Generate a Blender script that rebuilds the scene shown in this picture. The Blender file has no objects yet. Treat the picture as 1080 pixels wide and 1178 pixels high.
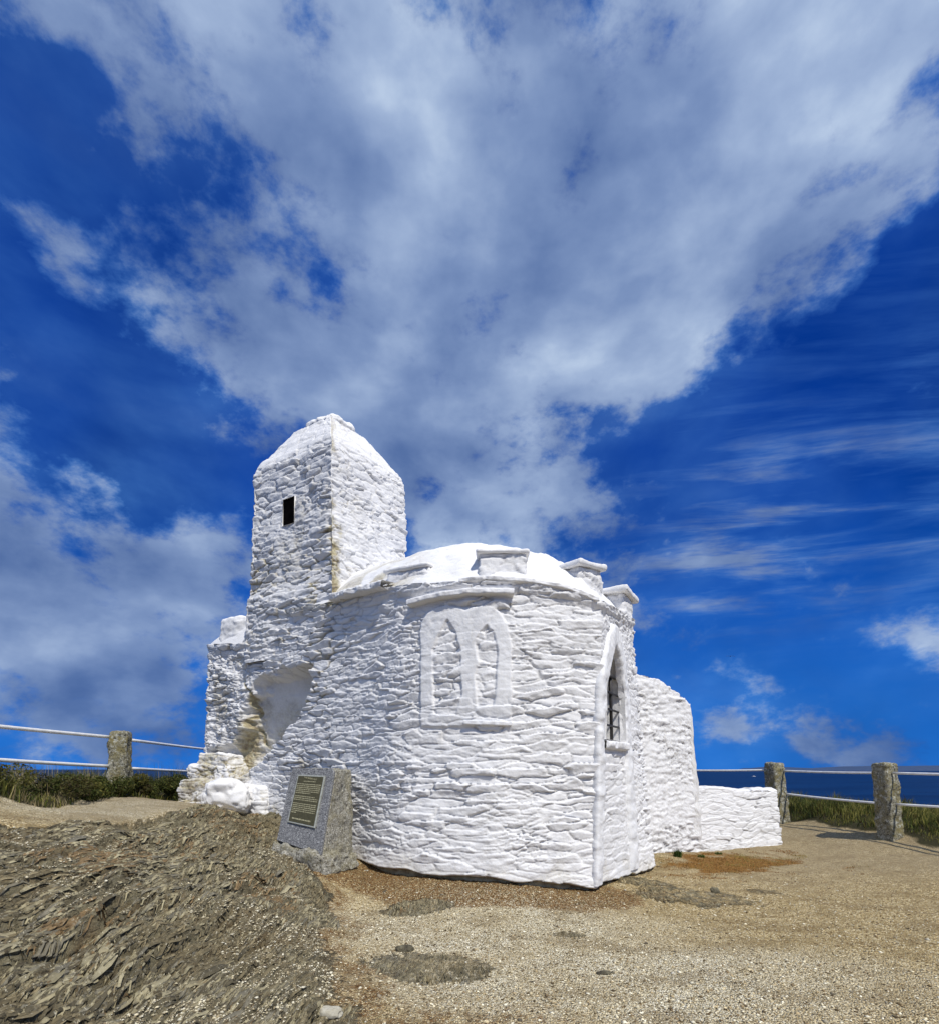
import bpy, math, random
import numpy as np
from mathutils import Vector

random.seed(7); rng = np.random.default_rng(7)
scene = bpy.context.scene
col = scene.collection
R = math.radians

# ------------------------------------------------------------------ camera
F = 640.0; HX = 540.0; HY = 885.0; CZ = 1.65      # focal length and horizon measured on a 1080 px wide photograph
cam_d = bpy.data.cameras.new("camera"); cam = bpy.data.objects.new("camera", cam_d); col.objects.link(cam)
cam.location = (0, 0, CZ); cam.rotation_euler = (R(90), 0, 0)
cam_d.sensor_fit = 'HORIZONTAL'; cam_d.sensor_width = 36; cam_d.lens = 36 * F / 1080
cam_d.shift_y = (HY - 589) / 1080; cam_d.clip_start = 0.05; cam_d.clip_end = 80000
scene.camera = cam

# ------------------------------------------------------------------ sun and exposure
SUN_DIR = Vector((0.39, -0.71, 1.12)).normalized()   # towards the sun
sd = bpy.data.lights.new("sun", 'SUN'); sd.energy = 3.9; sd.angle = R(0.5); sd.color = (1.0, 0.955, 0.87)
so = bpy.data.objects.new("sun", sd); col.objects.link(so)
so.rotation_euler = SUN_DIR.to_track_quat('Z', 'Y').to_euler(); so.location = (10, -5, 14)
vs = scene.view_settings
vs.view_transform = 'Standard'; vs.look = 'None'; vs.exposure = 0.08; vs.gamma = 1.0; vs.use_curve_mapping = False

# ------------------------------------------------------------------ node helper
class NT:
    def __init__(s, tree): s.t = tree; s.n = tree.nodes; s.l = tree.links
    def new(s, typ, **kw):
        n = s.n.new(typ)
        for k, v in kw.items(): setattr(n, k, v)
        return n
    def _set(s, sock, v):
        if isinstance(v, bpy.types.NodeSocket): s.l.new(v, sock)
        else: sock.default_value = v
    def math(s, op, a, b=0.0, c=None, clamp=False):
        n = s.n.new('ShaderNodeMath'); n.operation = op; n.use_clamp = clamp
        s._set(n.inputs[0], a); s._set(n.inputs[1], b)
        if c is not None: s._set(n.inputs[2], c)
        return n.outputs[0]
    def vmath(s, op, a, b=None):
        n = s.n.new('ShaderNodeVectorMath'); n.operation = op
        s._set(n.inputs[0], a)
        if b is not None: s._set(n.inputs[1], b)
        return n.outputs[0]
    def noise(s, vec, scale, detail=4, rough=0.55, dist=0.0, out=0):
        n = s.n.new('ShaderNodeTexNoise')
        if vec is not None: s.l.new(vec, n.inputs['Vector'])
        n.inputs['Scale'].default_value = scale; n.inputs['Detail'].default_value = detail
        n.inputs['Roughness'].default_value = rough; n.inputs['Distortion'].default_value = dist
        return n.outputs[out]
    def voro(s, vec, scale, feature='F1', out='Distance', rnd=1.0):
        n = s.n.new('ShaderNodeTexVoronoi'); n.feature = feature
        if vec is not None: s.l.new(vec, n.inputs['Vector'])
        n.inputs['Scale'].default_value = scale; n.inputs['Randomness'].default_value = rnd
        return n.outputs[out]
    def mapping(s, vec, scale=(1, 1, 1), rot=(0, 0, 0), loc=(0, 0, 0)):
        n = s.n.new('ShaderNodeMapping'); s.l.new(vec, n.inputs[0])
        n.inputs['Scale'].default_value = scale; n.inputs['Rotation'].default_value = rot; n.inputs['Location'].default_value = loc
        return n.outputs[0]
    def ramp(s, fac, stops, interp='LINEAR'):
        n = s.n.new('ShaderNodeValToRGB'); n.color_ramp.interpolation = interp
        e = n.color_ramp.elements
        while len(e) < len(stops): e.new(0.5)
        for i, (p, c) in enumerate(stops):
            e[i].position = p; e[i].color = (c[0], c[1], c[2], 1) if not isinstance(c, (int, float)) else (c, c, c, 1)
        s.l.new(fac, n.inputs[0]); return n.outputs[0]
    def mr(s, v, a, b, c=0.0, d=1.0, smooth=True):
        n = s.n.new('ShaderNodeMapRange'); n.interpolation_type = 'SMOOTHSTEP' if smooth else 'LINEAR'
        s._set(n.inputs[0], v)
        for i, q in enumerate((a, b, c, d)): s._set(n.inputs[1 + i], q)
        return n.outputs[0]
    def mix(s, f, a, b, mode='MIX'):
        n = s.n.new('ShaderNodeMix'); n.data_type = 'RGBA'; n.blend_type = mode
        s._set(n.inputs[0], f)
        for i, v in ((6, a), (7, b)):
            if isinstance(v, tuple) and len(v) == 3: v = (*v, 1)
            s._set(n.inputs[i], v)
        return n.outputs[2]
    def attr(s, name, out='Fac'):
        n = s.n.new('ShaderNodeAttribute'); n.attribute_name = name; return n.outputs[out]
    def geo(s, out='Position'): return s.n.new('ShaderNodeNewGeometry').outputs[out]
    def geo_x(s):
        q = s.n.new('ShaderNodeSeparateXYZ'); s.l.new(s.geo(), q.inputs[0]); return q.outputs[0]
    def bump(s, h, strength=1.0, dist=0.01, normal=None):
        n = s.n.new('ShaderNodeBump'); n.inputs['Strength'].default_value = strength; n.inputs['Distance'].default_value = dist
        s.l.new(h, n.inputs['Height'])
        if normal is not None: s.l.new(normal, n.inputs['Normal'])
        return n.outputs[0]

def new_mat(name, rough=0.9, spec=0.3):
    m = bpy.data.materials.new(name); m.use_nodes = True
    nt = NT(m.node_tree); b = m.node_tree.nodes['Principled BSDF']
    b.inputs['Roughness'].default_value = rough; b.inputs['Specular IOR Level'].default_value = spec
    return m, nt, b

# ------------------------------------------------------------------ sky: Nishita blue with clouds laid out by compass direction
world = bpy.data.worlds.new("World"); scene.world = world; world.use_nodes = True
w = NT(world.node_tree); bg = world.node_tree.nodes['Background']
sky = w.new('ShaderNodeTexSky'); sky.sky_type = 'NISHITA'; sky.sun_disc = False
sky.sun_elevation = math.asin(SUN_DIR.z); sky.sun_rotation = math.atan2(SUN_DIR.x, SUN_DIR.y)
sky.air_density = 1.0; sky.dust_density = 0.2; sky.ozone_density = 3.0; sky.altitude = 30
dirv = w.new('ShaderNodeTexCoord').outputs['Generated']
lift_ = w.new('ShaderNodeVectorMath', operation='MULTIPLY_ADD'); w.l.new(dirv, lift_.inputs[0]); lift_.inputs[1].default_value = (1, 1, 0.75); lift_.inputs[2].default_value = (0, 0, 0.30)
w.l.new(w.vmath('NORMALIZE', lift_.outputs[0]), sky.inputs[0])     # very clear air: no pale band at the horizon
dirn = w.vmath('NORMALIZE', dirv)
# domain warp so that the cloud edges are torn
warp = w.noise(dirn, 2.6, 5, 0.6, 0.0, out=1)
wv = w.vmath('SCALE', w.vmath('SUBTRACT', warp, (0.5, 0.5, 0.5)))
wv.node.inputs['Scale'].default_value = 0.24
dw = w.vmath('NORMALIZE', w.vmath('ADD', dirn, wv))
sep = w.new('ShaderNodeSeparateXYZ'); w.l.new(dw, sep.inputs[0])
az = w.math('ARCTAN2', sep.outputs[0], sep.outputs[1]); el = w.math('ARCSINE', sep.outputs[2])
def azel(x, y):
    u = (x - HX) / F; v = (HY - y) / F
    return math.atan2(u, 1), math.atan2(v, math.hypot(u, 1))
def blob(x, y, rx, ry, wt, ang=0):
    a0, e0 = azel(x, y)
    sa = abs(azel(x + 10, y)[0] - a0) / 10; se = abs(azel(x, y + 10)[1] - e0) / 10
    ca, sn = math.cos(R(ang)), math.sin(R(ang))
    da = w.math('MULTIPLY', w.math('SUBTRACT', az, a0), 1 / sa); de = w.math('MULTIPLY', w.math('SUBTRACT', el, e0), 1 / se)
    p = w.math('MULTIPLY_ADD', da, ca / rx, w.math('MULTIPLY', de, sn / rx))
    q = w.math('MULTIPLY_ADD', da, -sn / ry, w.math('MULTIPLY', de, ca / ry))
    r2 = w.math('MULTIPLY_ADD', p, p, w.math('MULTIPLY', q, q))
    g = w.math('EXPONENT', w.math('MULTIPLY', r2, -1.0))
    return w.math('MULTIPLY', g, wt)
BLOBS = [  # photo x, y, radii, weight, angle: how much cloud there is in that part of the sky
    (560, 120, 330, 230, 0.62, 0), (900, 60, 330, 190, 0.60, 0), (960, 210, 170, 90, 0.40, 35), (760, 330, 190, 120, 0.62, 30),
    (620, 300, 170, 130, 0.30, 0), (280, 60, 200, 120, 0.36, 0), (90, 60, 150, 90, 0.30, 0), (210, 240, 110, 50, 0.25, -30), (80, 320, 120, 60, 0.50, -8),
    (330, 430, 130, 80, 0.75, -10), (470, 430, 120, 70, 0.30, 0), (560, 540, 190, 130, 0.62, -20), (690, 420, 90, 60, 0.42, 0),
    (10, 440, 60, 70, 0.60, 0), (20, 620, 120, 130, 0.42, 0), (110, 730, 200, 120, 0.75, 0), (240, 600, 70, 70, 0.52, 20),
    (210, 690, 110, 90, 0.40, 0), (120, 850, 260, 40, 0.40, 0), (700, 640, 130, 120, 0.16, 0), (800, 770, 70, 45, 0.22, 0),
    (940, 680, 80, 60, 0.20, 0), (950, 845, 90, 22, 0.55, 0), (1060, 745, 60, 40, 0.40, 0), (860, 835, 130, 22, 0.18, 0),
    (430, 200, 200, 120, 0.25, 0), (140, 170, 130, 40, -0.30, -25), (350, 310, 90, 35, -0.35, -35), (60, 400, 130, 45, -0.45, 0),
    (120, 520, 130, 60, -0.40, -10), (430, 330, 120, 90, 0.18, 0), (555, 360, 60, 45, 0.28, 0), (495, 560, 50, 45, 0.25, 0), (1040, 250, 90, 45, -0.55, 45), (950, 400, 190, 60, -0.55, 20),
    (740, 480, 80, 40, -0.30, 0), (900, 560, 180, 100, -0.35, 0), (650, 380, 60, 40, -0.10, 0), (30, 200, 90, 60, -0.25, 0), (180, 570, 60, 40, -0.3, 0),
]
sd0 = w.new('ShaderNodeSeparateXYZ'); w.l.new(dirn, sd0.inputs[0])
den = w.math('ADD', w.math('ABSOLUTE', sd0.outputs[2]), 0.45)
lay = w.new('ShaderNodeCombineXYZ'); w.l.new(w.math('DIVIDE', sd0.outputs[0], den), lay.inputs[0]); w.l.new(w.math('DIVIDE', sd0.outputs[1], den), lay.inputs[1])
w.l.new(w.math('MULTIPLY', sd0.outputs[2], 2.2), lay.inputs[2]); lay = lay.outputs[0]
cov = None
for b_ in BLOBS:
    g = blob(*b_); cov = g if cov is None else w.math('ADD', cov, g)
# out of view, cloud cover is added and brightened to give neutral fill light
front = w.mr(az, -1.1, -0.8); front2 = w.mr(az, 0.8, 1.1, 1.0, 0.0); fr = w.math('MULTIPLY', front, front2)
fill_cloud = w.math('MULTIPLY', w.math('SUBTRACT', 1.0, fr), 0.62)
cov = w.math('ADD', cov, fill_cloud)
mxl = w.vmath('ADD', w.vmath('MULTIPLY', dirn, (1.25, 1.25, 1.9)), w.vmath('MULTIPLY', lay, (0.22, 0.22, 0.22)))
n1 = w.noise(mxl, 3.3, 10, 0.62, 0.1)
n2 = w.noise(w.mapping(mxl, (1, 1, 1), (0.2, 0.35, 0.1)), 10.0, 9, 0.60, 0.1)
nn = w.math('MULTIPLY_ADD', n2, 0.50, w.math('MULTIPLY', n1, 1.0))
dens_in = w.math('MULTIPLY_ADD', w.math('SUBTRACT', nn, 0.735), 2.5, w.math('MULTIPLY', cov, 1.0))
dens = w.mr(dens_in, 0.0, 0.85)
# thin cirrus streaks in the right hand sky
yy_ = w.math('MAXIMUM', sd0.outputs[1], 0.05); sda = w.math('DIVIDE', sd0.outputs[0], yy_); sde = w.math('DIVIDE', sd0.outputs[2], yy_)
cv_ = w.new('ShaderNodeCombineXYZ'); w.l.new(w.math('MULTIPLY', sda, 2.2), cv_.inputs[0]); w.l.new(w.math('MULTIPLY_ADD', sda, -1.6, w.math('MULTIPLY', sde, 17)), cv_.inputs[1])
cirn = w.noise(cv_.outputs[0], 1.0, 7, 0.60, 0.35)
cir = w.math('MULTIPLY', w.mr(cirn, 0.31, 0.68), blob(930, 560, 260, 170, 0.85, 0))
cir2 = w.math('MULTIPLY', w.mr(cirn, 0.36, 0.70), blob(840, 670, 210, 80, 0.65, 0))
veil = w.math('MULTIPLY', w.mr(w.noise(w.mapping(dirn, (1, 1, 2.2)), 2.4, 6, 0.55, 0.3), 0.32, 0.66), 0.42)
allc = w.math('MAXIMUM', w.math('MAXIMUM', dens, veil), w.math('ADD', cir, cir2), clamp=True)
# blue: Nishita deepened the way a polarised wide-angle picture shows it
gam = w.new('ShaderNodeHueSaturation'); w.l.new(sky.outputs[0], gam.inputs['Color'])
gam.inputs['Saturation'].default_value = 1.28; gam.inputs['Value'].default_value = 1.0
SKYB = 0.10
bv = w.mr(w.noise(dirn, 2.2, 4, 0.5), 0.3, 0.7, 0.75, 1.15)
tint_ = w.mix(w.mr(sd0.outputs[2], 0.0, 0.5), (0.20, 0.80, 1.42), (0.05, 0.34, 0.98))
blue = w.vmath('SCALE', w.mix(1.0, gam.outputs[0], tint_, 'MULTIPLY')); w.l.new(bv, blue.node.inputs['Scale'])
# clouds: grey-blue bodies with white, sunlit parts
s1 = w.noise(w.mapping(mxl, (1, 1, 1), (0, 0, 0), (3, 1.06, 2.05)), 3.0, 8, 0.50, 0.1)
s2 = w.noise(w.mapping(dirn, (1, 1, 1.4), (0.5, 0.1, 0.3)), 1.7, 3, 0.5, 0.0)
sh = w.math('MULTIPLY_ADD', s1, 1.35, w.math('MULTIPLY', s2, 0.45))
lowg = w.mr(sep.outputs[2], 0.0, 0.45, -0.12, 0.0)
sh = w.math('ADD', w.math('ADD', sh, lowg), w.math('MULTIPLY', dens, 0.10))
sh = w.math('ADD', sh, blob(760, 300, 260, 190, 0.07)); sh = w.math('SUBTRACT', sh, blob(90, 180, 260, 230, 0.22)); sh = w.math('ADD', sh, w.math('MULTIPLY', w.math('SUBTRACT', 1.0, fr), 0.12))  # last term lightens the out-of-view cloud as fill light
cc = w.ramp(w.mr(sh, 0.56, 1.28, smooth=False), [(0.0, (0.45, 0.95, 2.5)), (0.30, (1.15, 1.75, 3.4)), (0.58, (2.4, 3.05, 4.7)), (0.82, (4.2, 4.8, 6.2)), (1.0, (6.6, 7.0, 7.8))])
cc = w.mix(1.0, cc, w.mix(w.mr(allc, 0.25, 0.95), (0.28, 0.72, 1.28), (0.84, 0.96, 1.07)), 'MULTIPLY')
skyc = w.mix(w.math('MULTIPLY', allc, 0.94), blue, cc)
w.l.new(skyc, bg.inputs['Color']); bg.inputs['Strength'].default_value = SKYB

# ------------------------------------------------------------------ numpy noise
def _h(ix, iy, iz, seed):
    n = (ix.astype(np.int64) * 374761393 + iy.astype(np.int64) * 668265263 + iz.astype(np.int64) * 2147483647 + seed * 1274126177) & 0xFFFFFFFF
    n = ((n ^ (n >> 13)) * 1274126177) & 0xFFFFFFFF
    n = ((n ^ (n >> 16)) * 2246822519) & 0xFFFFFFFF
    return ((n ^ (n >> 15)) & 0xFFFFFF) / float(0xFFFFFF)
def h2(a, b, seed): return _h(a, b, np.zeros_like(a), seed)
def vn3(x, y, z, seed=0):
    ix, iy, iz = np.floor(x), np.floor(y), np.floor(z)
    fx, fy, fz = x - ix, y - iy, z - iz
    ux, uy, uz = [f * f * f * (f * (f * 6 - 15) + 10) for f in (fx, fy, fz)]
    r = 0
    for a in (0, 1):
        for b in (0, 1):
            for c in (0, 1):
                wgt = (ux if a else 1 - ux) * (uy if b else 1 - uy) * (uz if c else 1 - uz)
                r = r + wgt * _h(ix + a, iy + b, iz + c, seed)
    return r * 2 - 1
def vn2(x, y, seed=0):
    ix, iy = np.floor(x), np.floor(y); fx, fy = x - ix, y - iy
    ux, uy = [f * f * f * (f * (f * 6 - 15) + 10) for f in (fx, fy)]
    r = 0
    for a in (0, 1):
        for b in (0, 1):
            r = r + (ux if a else 1 - ux) * (uy if b else 1 - uy) * h2(ix + a, iy + b, seed)
    return r * 2 - 1
def fbm2(x, y, oct=4, seed=0, g=0.5):
    r = 0; a = 1.0; t = 0
    for i in range(oct):
        r = r + a * vn2(x * 2 ** i + 13.1 * i, y * 2 ** i - 7.7 * i, seed + i * 17); t += a; a *= g
    return r / t
def fbm3(x, y, z, oct=4, seed=0, g=0.5):
    r = 0; a = 1.0; t = 0
    for i in range(oct):
        r = r + a * vn3(x * 2 ** i + 13.1 * i, y * 2 ** i - 7.7 * i, z * 2 ** i + 3.3 * i, seed + i * 17); t += a; a *= g
    return r / t
def sst(a, b, x):
    t = np.clip((x - a) / (b - a), 0, 1); return t * t * (3 - 2 * t)

def pt(x, y, Y):                      # a measured picture point at a measured distance -> metres
    return np.array([(x - HX) / F * Y, Y, CZ + (HY - y) / F * Y])

# ------------------------------------------------------------------ object helpers
def link(name, me, mat, parent=None, smooth=True):
    o = bpy.data.objects.new(name, me); col.objects.link(o)
    if mat is not None: me.materials.append(mat)
    if smooth: me.polygons.foreach_set('use_smooth', np.ones(len(me.polygons), dtype=bool))
    if parent is not None: o.parent = parent
    me.update(); return o
def tag(o, label=None, cat=None, group=None, kind=None):
    if label: o['label'] = label
    if cat: o['category'] = cat
    if group: o['group'] = group
    if kind: o['kind'] = kind
    return o
def empty(name, loc=(0, 0, 0)):
    o = bpy.data.objects.new(name, None); col.objects.link(o); o.location = loc; o.empty_display_size = 0.3
    return o
def setparent(o, p):
    o.parent = p; o.matrix_parent_inverse = p.matrix_world.inverted()
def to_local(V, loc): return V - np.array(loc)[None, :]

def mesh_np(name, V, Fq, attrs=None, tri=None):
    """V (n,3); Fq (m,4) quads and/or tri (k,3)"""
    me = bpy.data.meshes.new(name)
    parts = []; 
    nq = 0 if Fq is None else len(Fq); nt_ = 0 if tri is None else len(tri)
    loops = np.concatenate(([Fq.ravel()] if nq else []) + ([tri.ravel()] if nt_ else [])).astype(np.int32)
    starts = np.concatenate([np.arange(nq) * 4, nq * 4 + np.arange(nt_) * 3]).astype(np.int32)
    me.vertices.add(len(V)); me.vertices.foreach_set('co', V.astype(np.float32).ravel())
    me.loops.add(len(loops)); me.loops.foreach_set('vertex_index', loops)
    me.polygons.add(nq + nt_); me.polygons.foreach_set('loop_start', starts)
    if attrs:
        for k, a in attrs.items():
            if a.ndim == 1:
                at = me.attributes.new(k, 'FLOAT', 'POINT'); at.data.foreach_set('value', a.astype(np.float32))
            else:
                at = me.attributes.new(k, 'FLOAT_COLOR', 'POINT')
                at.data.foreach_set('color', np.concatenate([a, np.ones((len(a), 1))], 1).astype(np.float32).ravel())
    me.update(calc_edges=True); me.validate(); return me
def grid_faces(n, m, closed=False, flip=False):
    """n columns (s), m rows (t); index = i*m + j"""
    i = np.arange(n if closed else n - 1); j = np.arange(m - 1)
    I, J = np.meshgrid(i, j, indexing='ij'); I2 = (I + 1) % n
    q = np.stack([I * m + J, I2 * m + J, I2 * m + J + 1, I * m + J + 1], -1).reshape(-1, 4)
    return q[:, ::-1] if flip else q

def poly_sd(px, py, poly):
    """signed distance, negative inside"""
    d = np.full(px.shape, 1e9); inside = np.zeros(px.shape, bool); n = len(poly)
    for i in range(n):
        ax, ay = poly[i]; bx, by = poly[(i + 1) % n]
        ex, ey = bx - ax, by - ay
        t = np.clip(((px - ax) * ex + (py - ay) * ey) / (ex * ex + ey * ey), 0, 1)
        d = np.minimum(d, np.hypot(px - ax - t * ex, py - ay - t * ey))
        c = ((ay > py) != (by > py))
        with np.errstate(divide='ignore', invalid='ignore'):
            xx = ax + (py - ay) / (by - ay if by != ay else 1e-9) * ex
        inside ^= c & (px < xx)
    return np.where(inside, -d, d)

# ------------------------------------------------------------------ rubble stone relief
def cells(u, v, seed, jx=0.48, jy=0.42, off=True):
    iv = np.floor(v); F1 = np.full(u.shape, 9.0); F2 = np.full(u.shape, 9.0)
    cid = np.zeros(u.shape); cu = np.zeros(u.shape); cv = np.zeros(u.shape)
    for dy in (-1, 0, 1):
        r = iv + dy
        sh_ = h2(r, r * 0 + 5, seed + 3) if off else 0
        iu = np.floor(u + sh_)
        for dx in (-1, 0, 1):
            c = iu + dx
            px = c + 0.5 + (h2(c, r, seed) - 0.5) * 2 * jx - sh_; py = r + 0.5 + (h2(c, r, seed + 1) - 0.5) * 2 * jy
            a = np.abs(u - px); b = np.abs(v - py)
            sz = 0.62 + 0.80 * h2(c, r, seed + 9) ** 1.3
            d = (a ** 5 + b ** 5) ** (1 / 5) / sz
            m1 = d < F1
            F2 = np.where(m1, F1, np.minimum(F2, d))
            cid = np.where(m1, h2(c, r, seed + 2), cid); cu = np.where(m1, u - px, cu); cv = np.where(m1, v - py, cv)
            F1 = np.where(m1, d, F1)
    return F1, F2 - F1, cid, cu, cv
def stone_relief(s, z, seed=1, w_=0.42, h_=0.095, rough=1.0, small=0.0):
    """returns displacement in metres and joint mask 0..1"""
    ws = s + 0.16 * fbm2(s * 1.7, z * 3.0, 3, seed + 50); wz = z + 0.060 * fbm2(s * 1.5, z * 1.3, 3, seed + 60) + 0.022 * fbm2(s * 5, z * 9, 2, seed + 70)
    F1, E, cid, cu, cv = cells(ws / w_, wz / h_, seed)
    j1 = 1 - sst(0.0, 0.19, E)
    d1 = -0.020 * j1 + (cid - 0.5) * 0.046 + 0.020 * cv * (0.2 + 1.3 * cid) + 0.014 * cu * (cid - 0.5) - 0.003 * F1 ** 2
    F1b, Eb, cidb, cub, cvb = cells(ws / (w_ * 0.47), wz / (h_ * 0.62), seed + 100)
    j2 = 1 - sst(0.0, 0.22, Eb)
    d2 = -0.017 * j2 + (cidb - 0.5) * 0.036 + 0.014 * cvb - 0.003 * F1b ** 2
    m = sst(-0.15, 0.2, fbm2(s * 1.2, z * 1.2, 3, seed + 200) + small)
    d = d1 * (1 - m) + d2 * m
    j = j1 * (1 - m) + j2 * m
    wsh = 0.50 + 0.50 * sst(-0.25, 0.20, fbm2(s * 1.6 + 9, z * 2.6, 4, seed + 400)); d = d * wsh; j = j * wsh
    d = d * rough + 0.010 * fbm2(s * 7, z * 16, 3, seed + 300) * rough + 0.030 * fbm2(s * 1.1, z * 1.4, 3, seed + 310) + 0.0022 * fbm2(s * 60, z * 80, 2, seed + 320)
    return d, j

# ------------------------------------------------------------------ materials
def whitewash(name, base=(0.785, 0.78, 0.778)):
    m, n, b = new_mat(name, 0.85, 0.25)
    p = n.geo()
    st = n.attr('stain_shade'); jt = n.attr('joint')
    nz = n.noise(p, 6, 6, 0.65); nz2 = n.noise(p, 28, 4, 0.6)
    c = n.mix(n.mr(nz, 0.35, 0.75), base, tuple(q * 0.93 for q in base))
    wth = n.math('MULTIPLY', n.mr(n.noise(n.mapping(p, (1, 1, 0.22)), 3.2, 8, 0.68), 0.50, 0.72), n.mr(n.noise(p, 18, 5, 0.7), 0.38, 0.62))
    c = n.mix(n.math('MULTIPLY', wth, 0.42), c, (0.50, 0.485, 0.44))
    c = n.mix(n.math('MULTIPLY', jt, 0.62), c, (0.25, 0.24, 0.225))
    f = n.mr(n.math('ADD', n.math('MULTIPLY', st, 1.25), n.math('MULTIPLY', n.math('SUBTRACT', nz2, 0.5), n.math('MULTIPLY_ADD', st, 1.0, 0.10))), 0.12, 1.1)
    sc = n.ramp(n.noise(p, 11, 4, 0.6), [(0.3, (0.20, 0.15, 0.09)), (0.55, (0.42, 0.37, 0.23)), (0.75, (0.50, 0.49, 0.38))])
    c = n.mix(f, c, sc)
    # few specks where the limewash has flaked
    c = n.mix(n.math('MULTIPLY', n.mr(n.noise(p, 45, 3, 0.7), 0.70, 0.76), 0.45), c, (0.30, 0.27, 0.22))
    n.l.new(c, b.inputs['Base Color'])
    h = n.math('ADD', n.math('MULTIPLY', n.noise(p, 40, 5, 0.6), 0.6), n.math('MULTIPLY', n.noise(p, 12, 3, 0.6), 0.8))
    n.l.new(n.bump(h, 0.55, 0.012), b.inputs['Normal'])
    return m
M_WALL = whitewash('whitewash')
M_PLASTER = whitewash('smooth_limewash', (0.755, 0.755, 0.76))

def simple(name, c1, c2, scale, rough=0.9, bump=0.5, bd=0.01, spec=0.3, metal=0.0):
    m, n, b = new_mat(name, rough, spec); p = n.new('ShaderNodeTexCoord').outputs['Object']
    f = n.noise(p, scale, 6, 0.65)
    n.l.new(n.mix(n.mr(f, 0.35, 0.65), c1, c2), b.inputs['Base Color'])
    n.l.new(n.bump(f, bump, bd), b.inputs['Normal']); b.inputs['Metallic'].default_value = metal
    return m
M_DARK = simple('interior_shade', (0.003, 0.003, 0.003), (0.006, 0.005, 0.005), 8, 1.0, 0.1, 0.001, 0.0)  # near-black colour painted for the shade inside the openings
M_IRON = simple('black_iron', (0.012, 0.012, 0.014), (0.03, 0.025, 0.022), 60, 0.55, 0.4, 0.003, 0.5)
M_RAIL = simple('white_rail_paint', (0.78, 0.78, 0.77), (0.66, 0.66, 0.64), 9, 0.45, 0.1, 0.002, 0.5)
M_BRONZE = simple('bronze', (0.055, 0.05, 0.022), (0.085, 0.075, 0.035), 40, 0.5, 0.2, 0.002, 0.5, 0.3)
M_BRASS = simple('worn_brass', (0.50, 0.47, 0.30), (0.36, 0.33, 0.20), 30, 0.5, 0.2, 0.002, 0.5, 0.25)
M_BRASSEDGE = simple('plaque_rim', (0.42, 0.43, 0.38), (0.30, 0.30, 0.25), 30, 0.45, 0.2, 0.002, 0.5, 0.3)

def granite(name, base, dark, light, lich=0.0, rough=0.85, sc=90, bumpd=0.012):
    m, n, b = new_mat(name, rough, 0.4); p = n.new('ShaderNodeTexCoord').outputs['Object']
    v = n.voro(p, sc, out='Color'); vv = n.new('ShaderNodeSeparateColor'); n.l.new(v, vv.inputs[0])
    c = n.ramp(vv.outputs[0], [(0.0, dark), (0.35, base), (0.7, base), (1.0, light)])
    c = n.mix(n.math('MULTIPLY', n.mr(n.noise(p, 5, 6, 0.7), 0.40, 0.62), lich), c, (0.20, 0.17, 0.075))
    c = n.mix(n.math('MULTIPLY', n.mr(n.noise(p, 13, 6, 0.75), 0.52, 0.62), lich), c, (0.42, 0.42, 0.36))
    c = n.mix(n.math('MULTIPLY', n.mr(n.noise(p, 19, 5, 0.75), 0.55, 0.63), lich), c, (0.045, 0.04, 0.03))
    n.l.new(c, b.inputs['Base Color'])
    h = n.noise(p, 24, 8, 0.7)
    n.l.new(n.bump(h, 0.8, bumpd), b.inputs['Normal'])
    return m
M_GRAN_ROUGH = granite('rough_granite', (0.27, 0.255, 0.21), (0.06, 0.055, 0.045), (0.52, 0.50, 0.44), 0.45, sc=70, bumpd=0.03)
M_GRAN_FACE = granite('polished_granite', (0.15, 0.15, 0.152), (0.03, 0.03, 0.032), (0.36, 0.36, 0.355), 0.0, 0.4, sc=110, bumpd=0.0015)
M_POST = granite('lichened_granite', (0.21, 0.20, 0.145), (0.04, 0.035, 0.025), (0.42, 0.40, 0.33), 1.0, sc=60, bumpd=0.03)

def slate_mat():
    m, n, b = new_mat('slate_rock', 0.85, 0.3); p = n.geo()
    q = n.mapping(p, (1, 0.25, 1), (0, 0, R(-5)))
    f = n.noise(q, 14, 8, 0.7, 0.4)
    c = n.ramp(f, [(0.30, (0.035, 0.03, 0.022)), (0.47, (0.11, 0.095, 0.06)), (0.60, (0.21, 0.19, 0.125)), (0.78, (0.36, 0.34, 0.26))])
    c = n.mix(n.mr(n.noise(p, 1.6, 4, 0.6), 0.5, 0.7), c, n.mix(0.5, c, (0.16, 0.085, 0.035)))
    n.l.new(c, b.inputs['Base Color']); n.l.new(n.bump(n.noise(q, 30, 8, 0.7, 0.3), 1.0, 0.03), b.inputs['Normal'])
    return m
M_SLATE = slate_mat()

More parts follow.
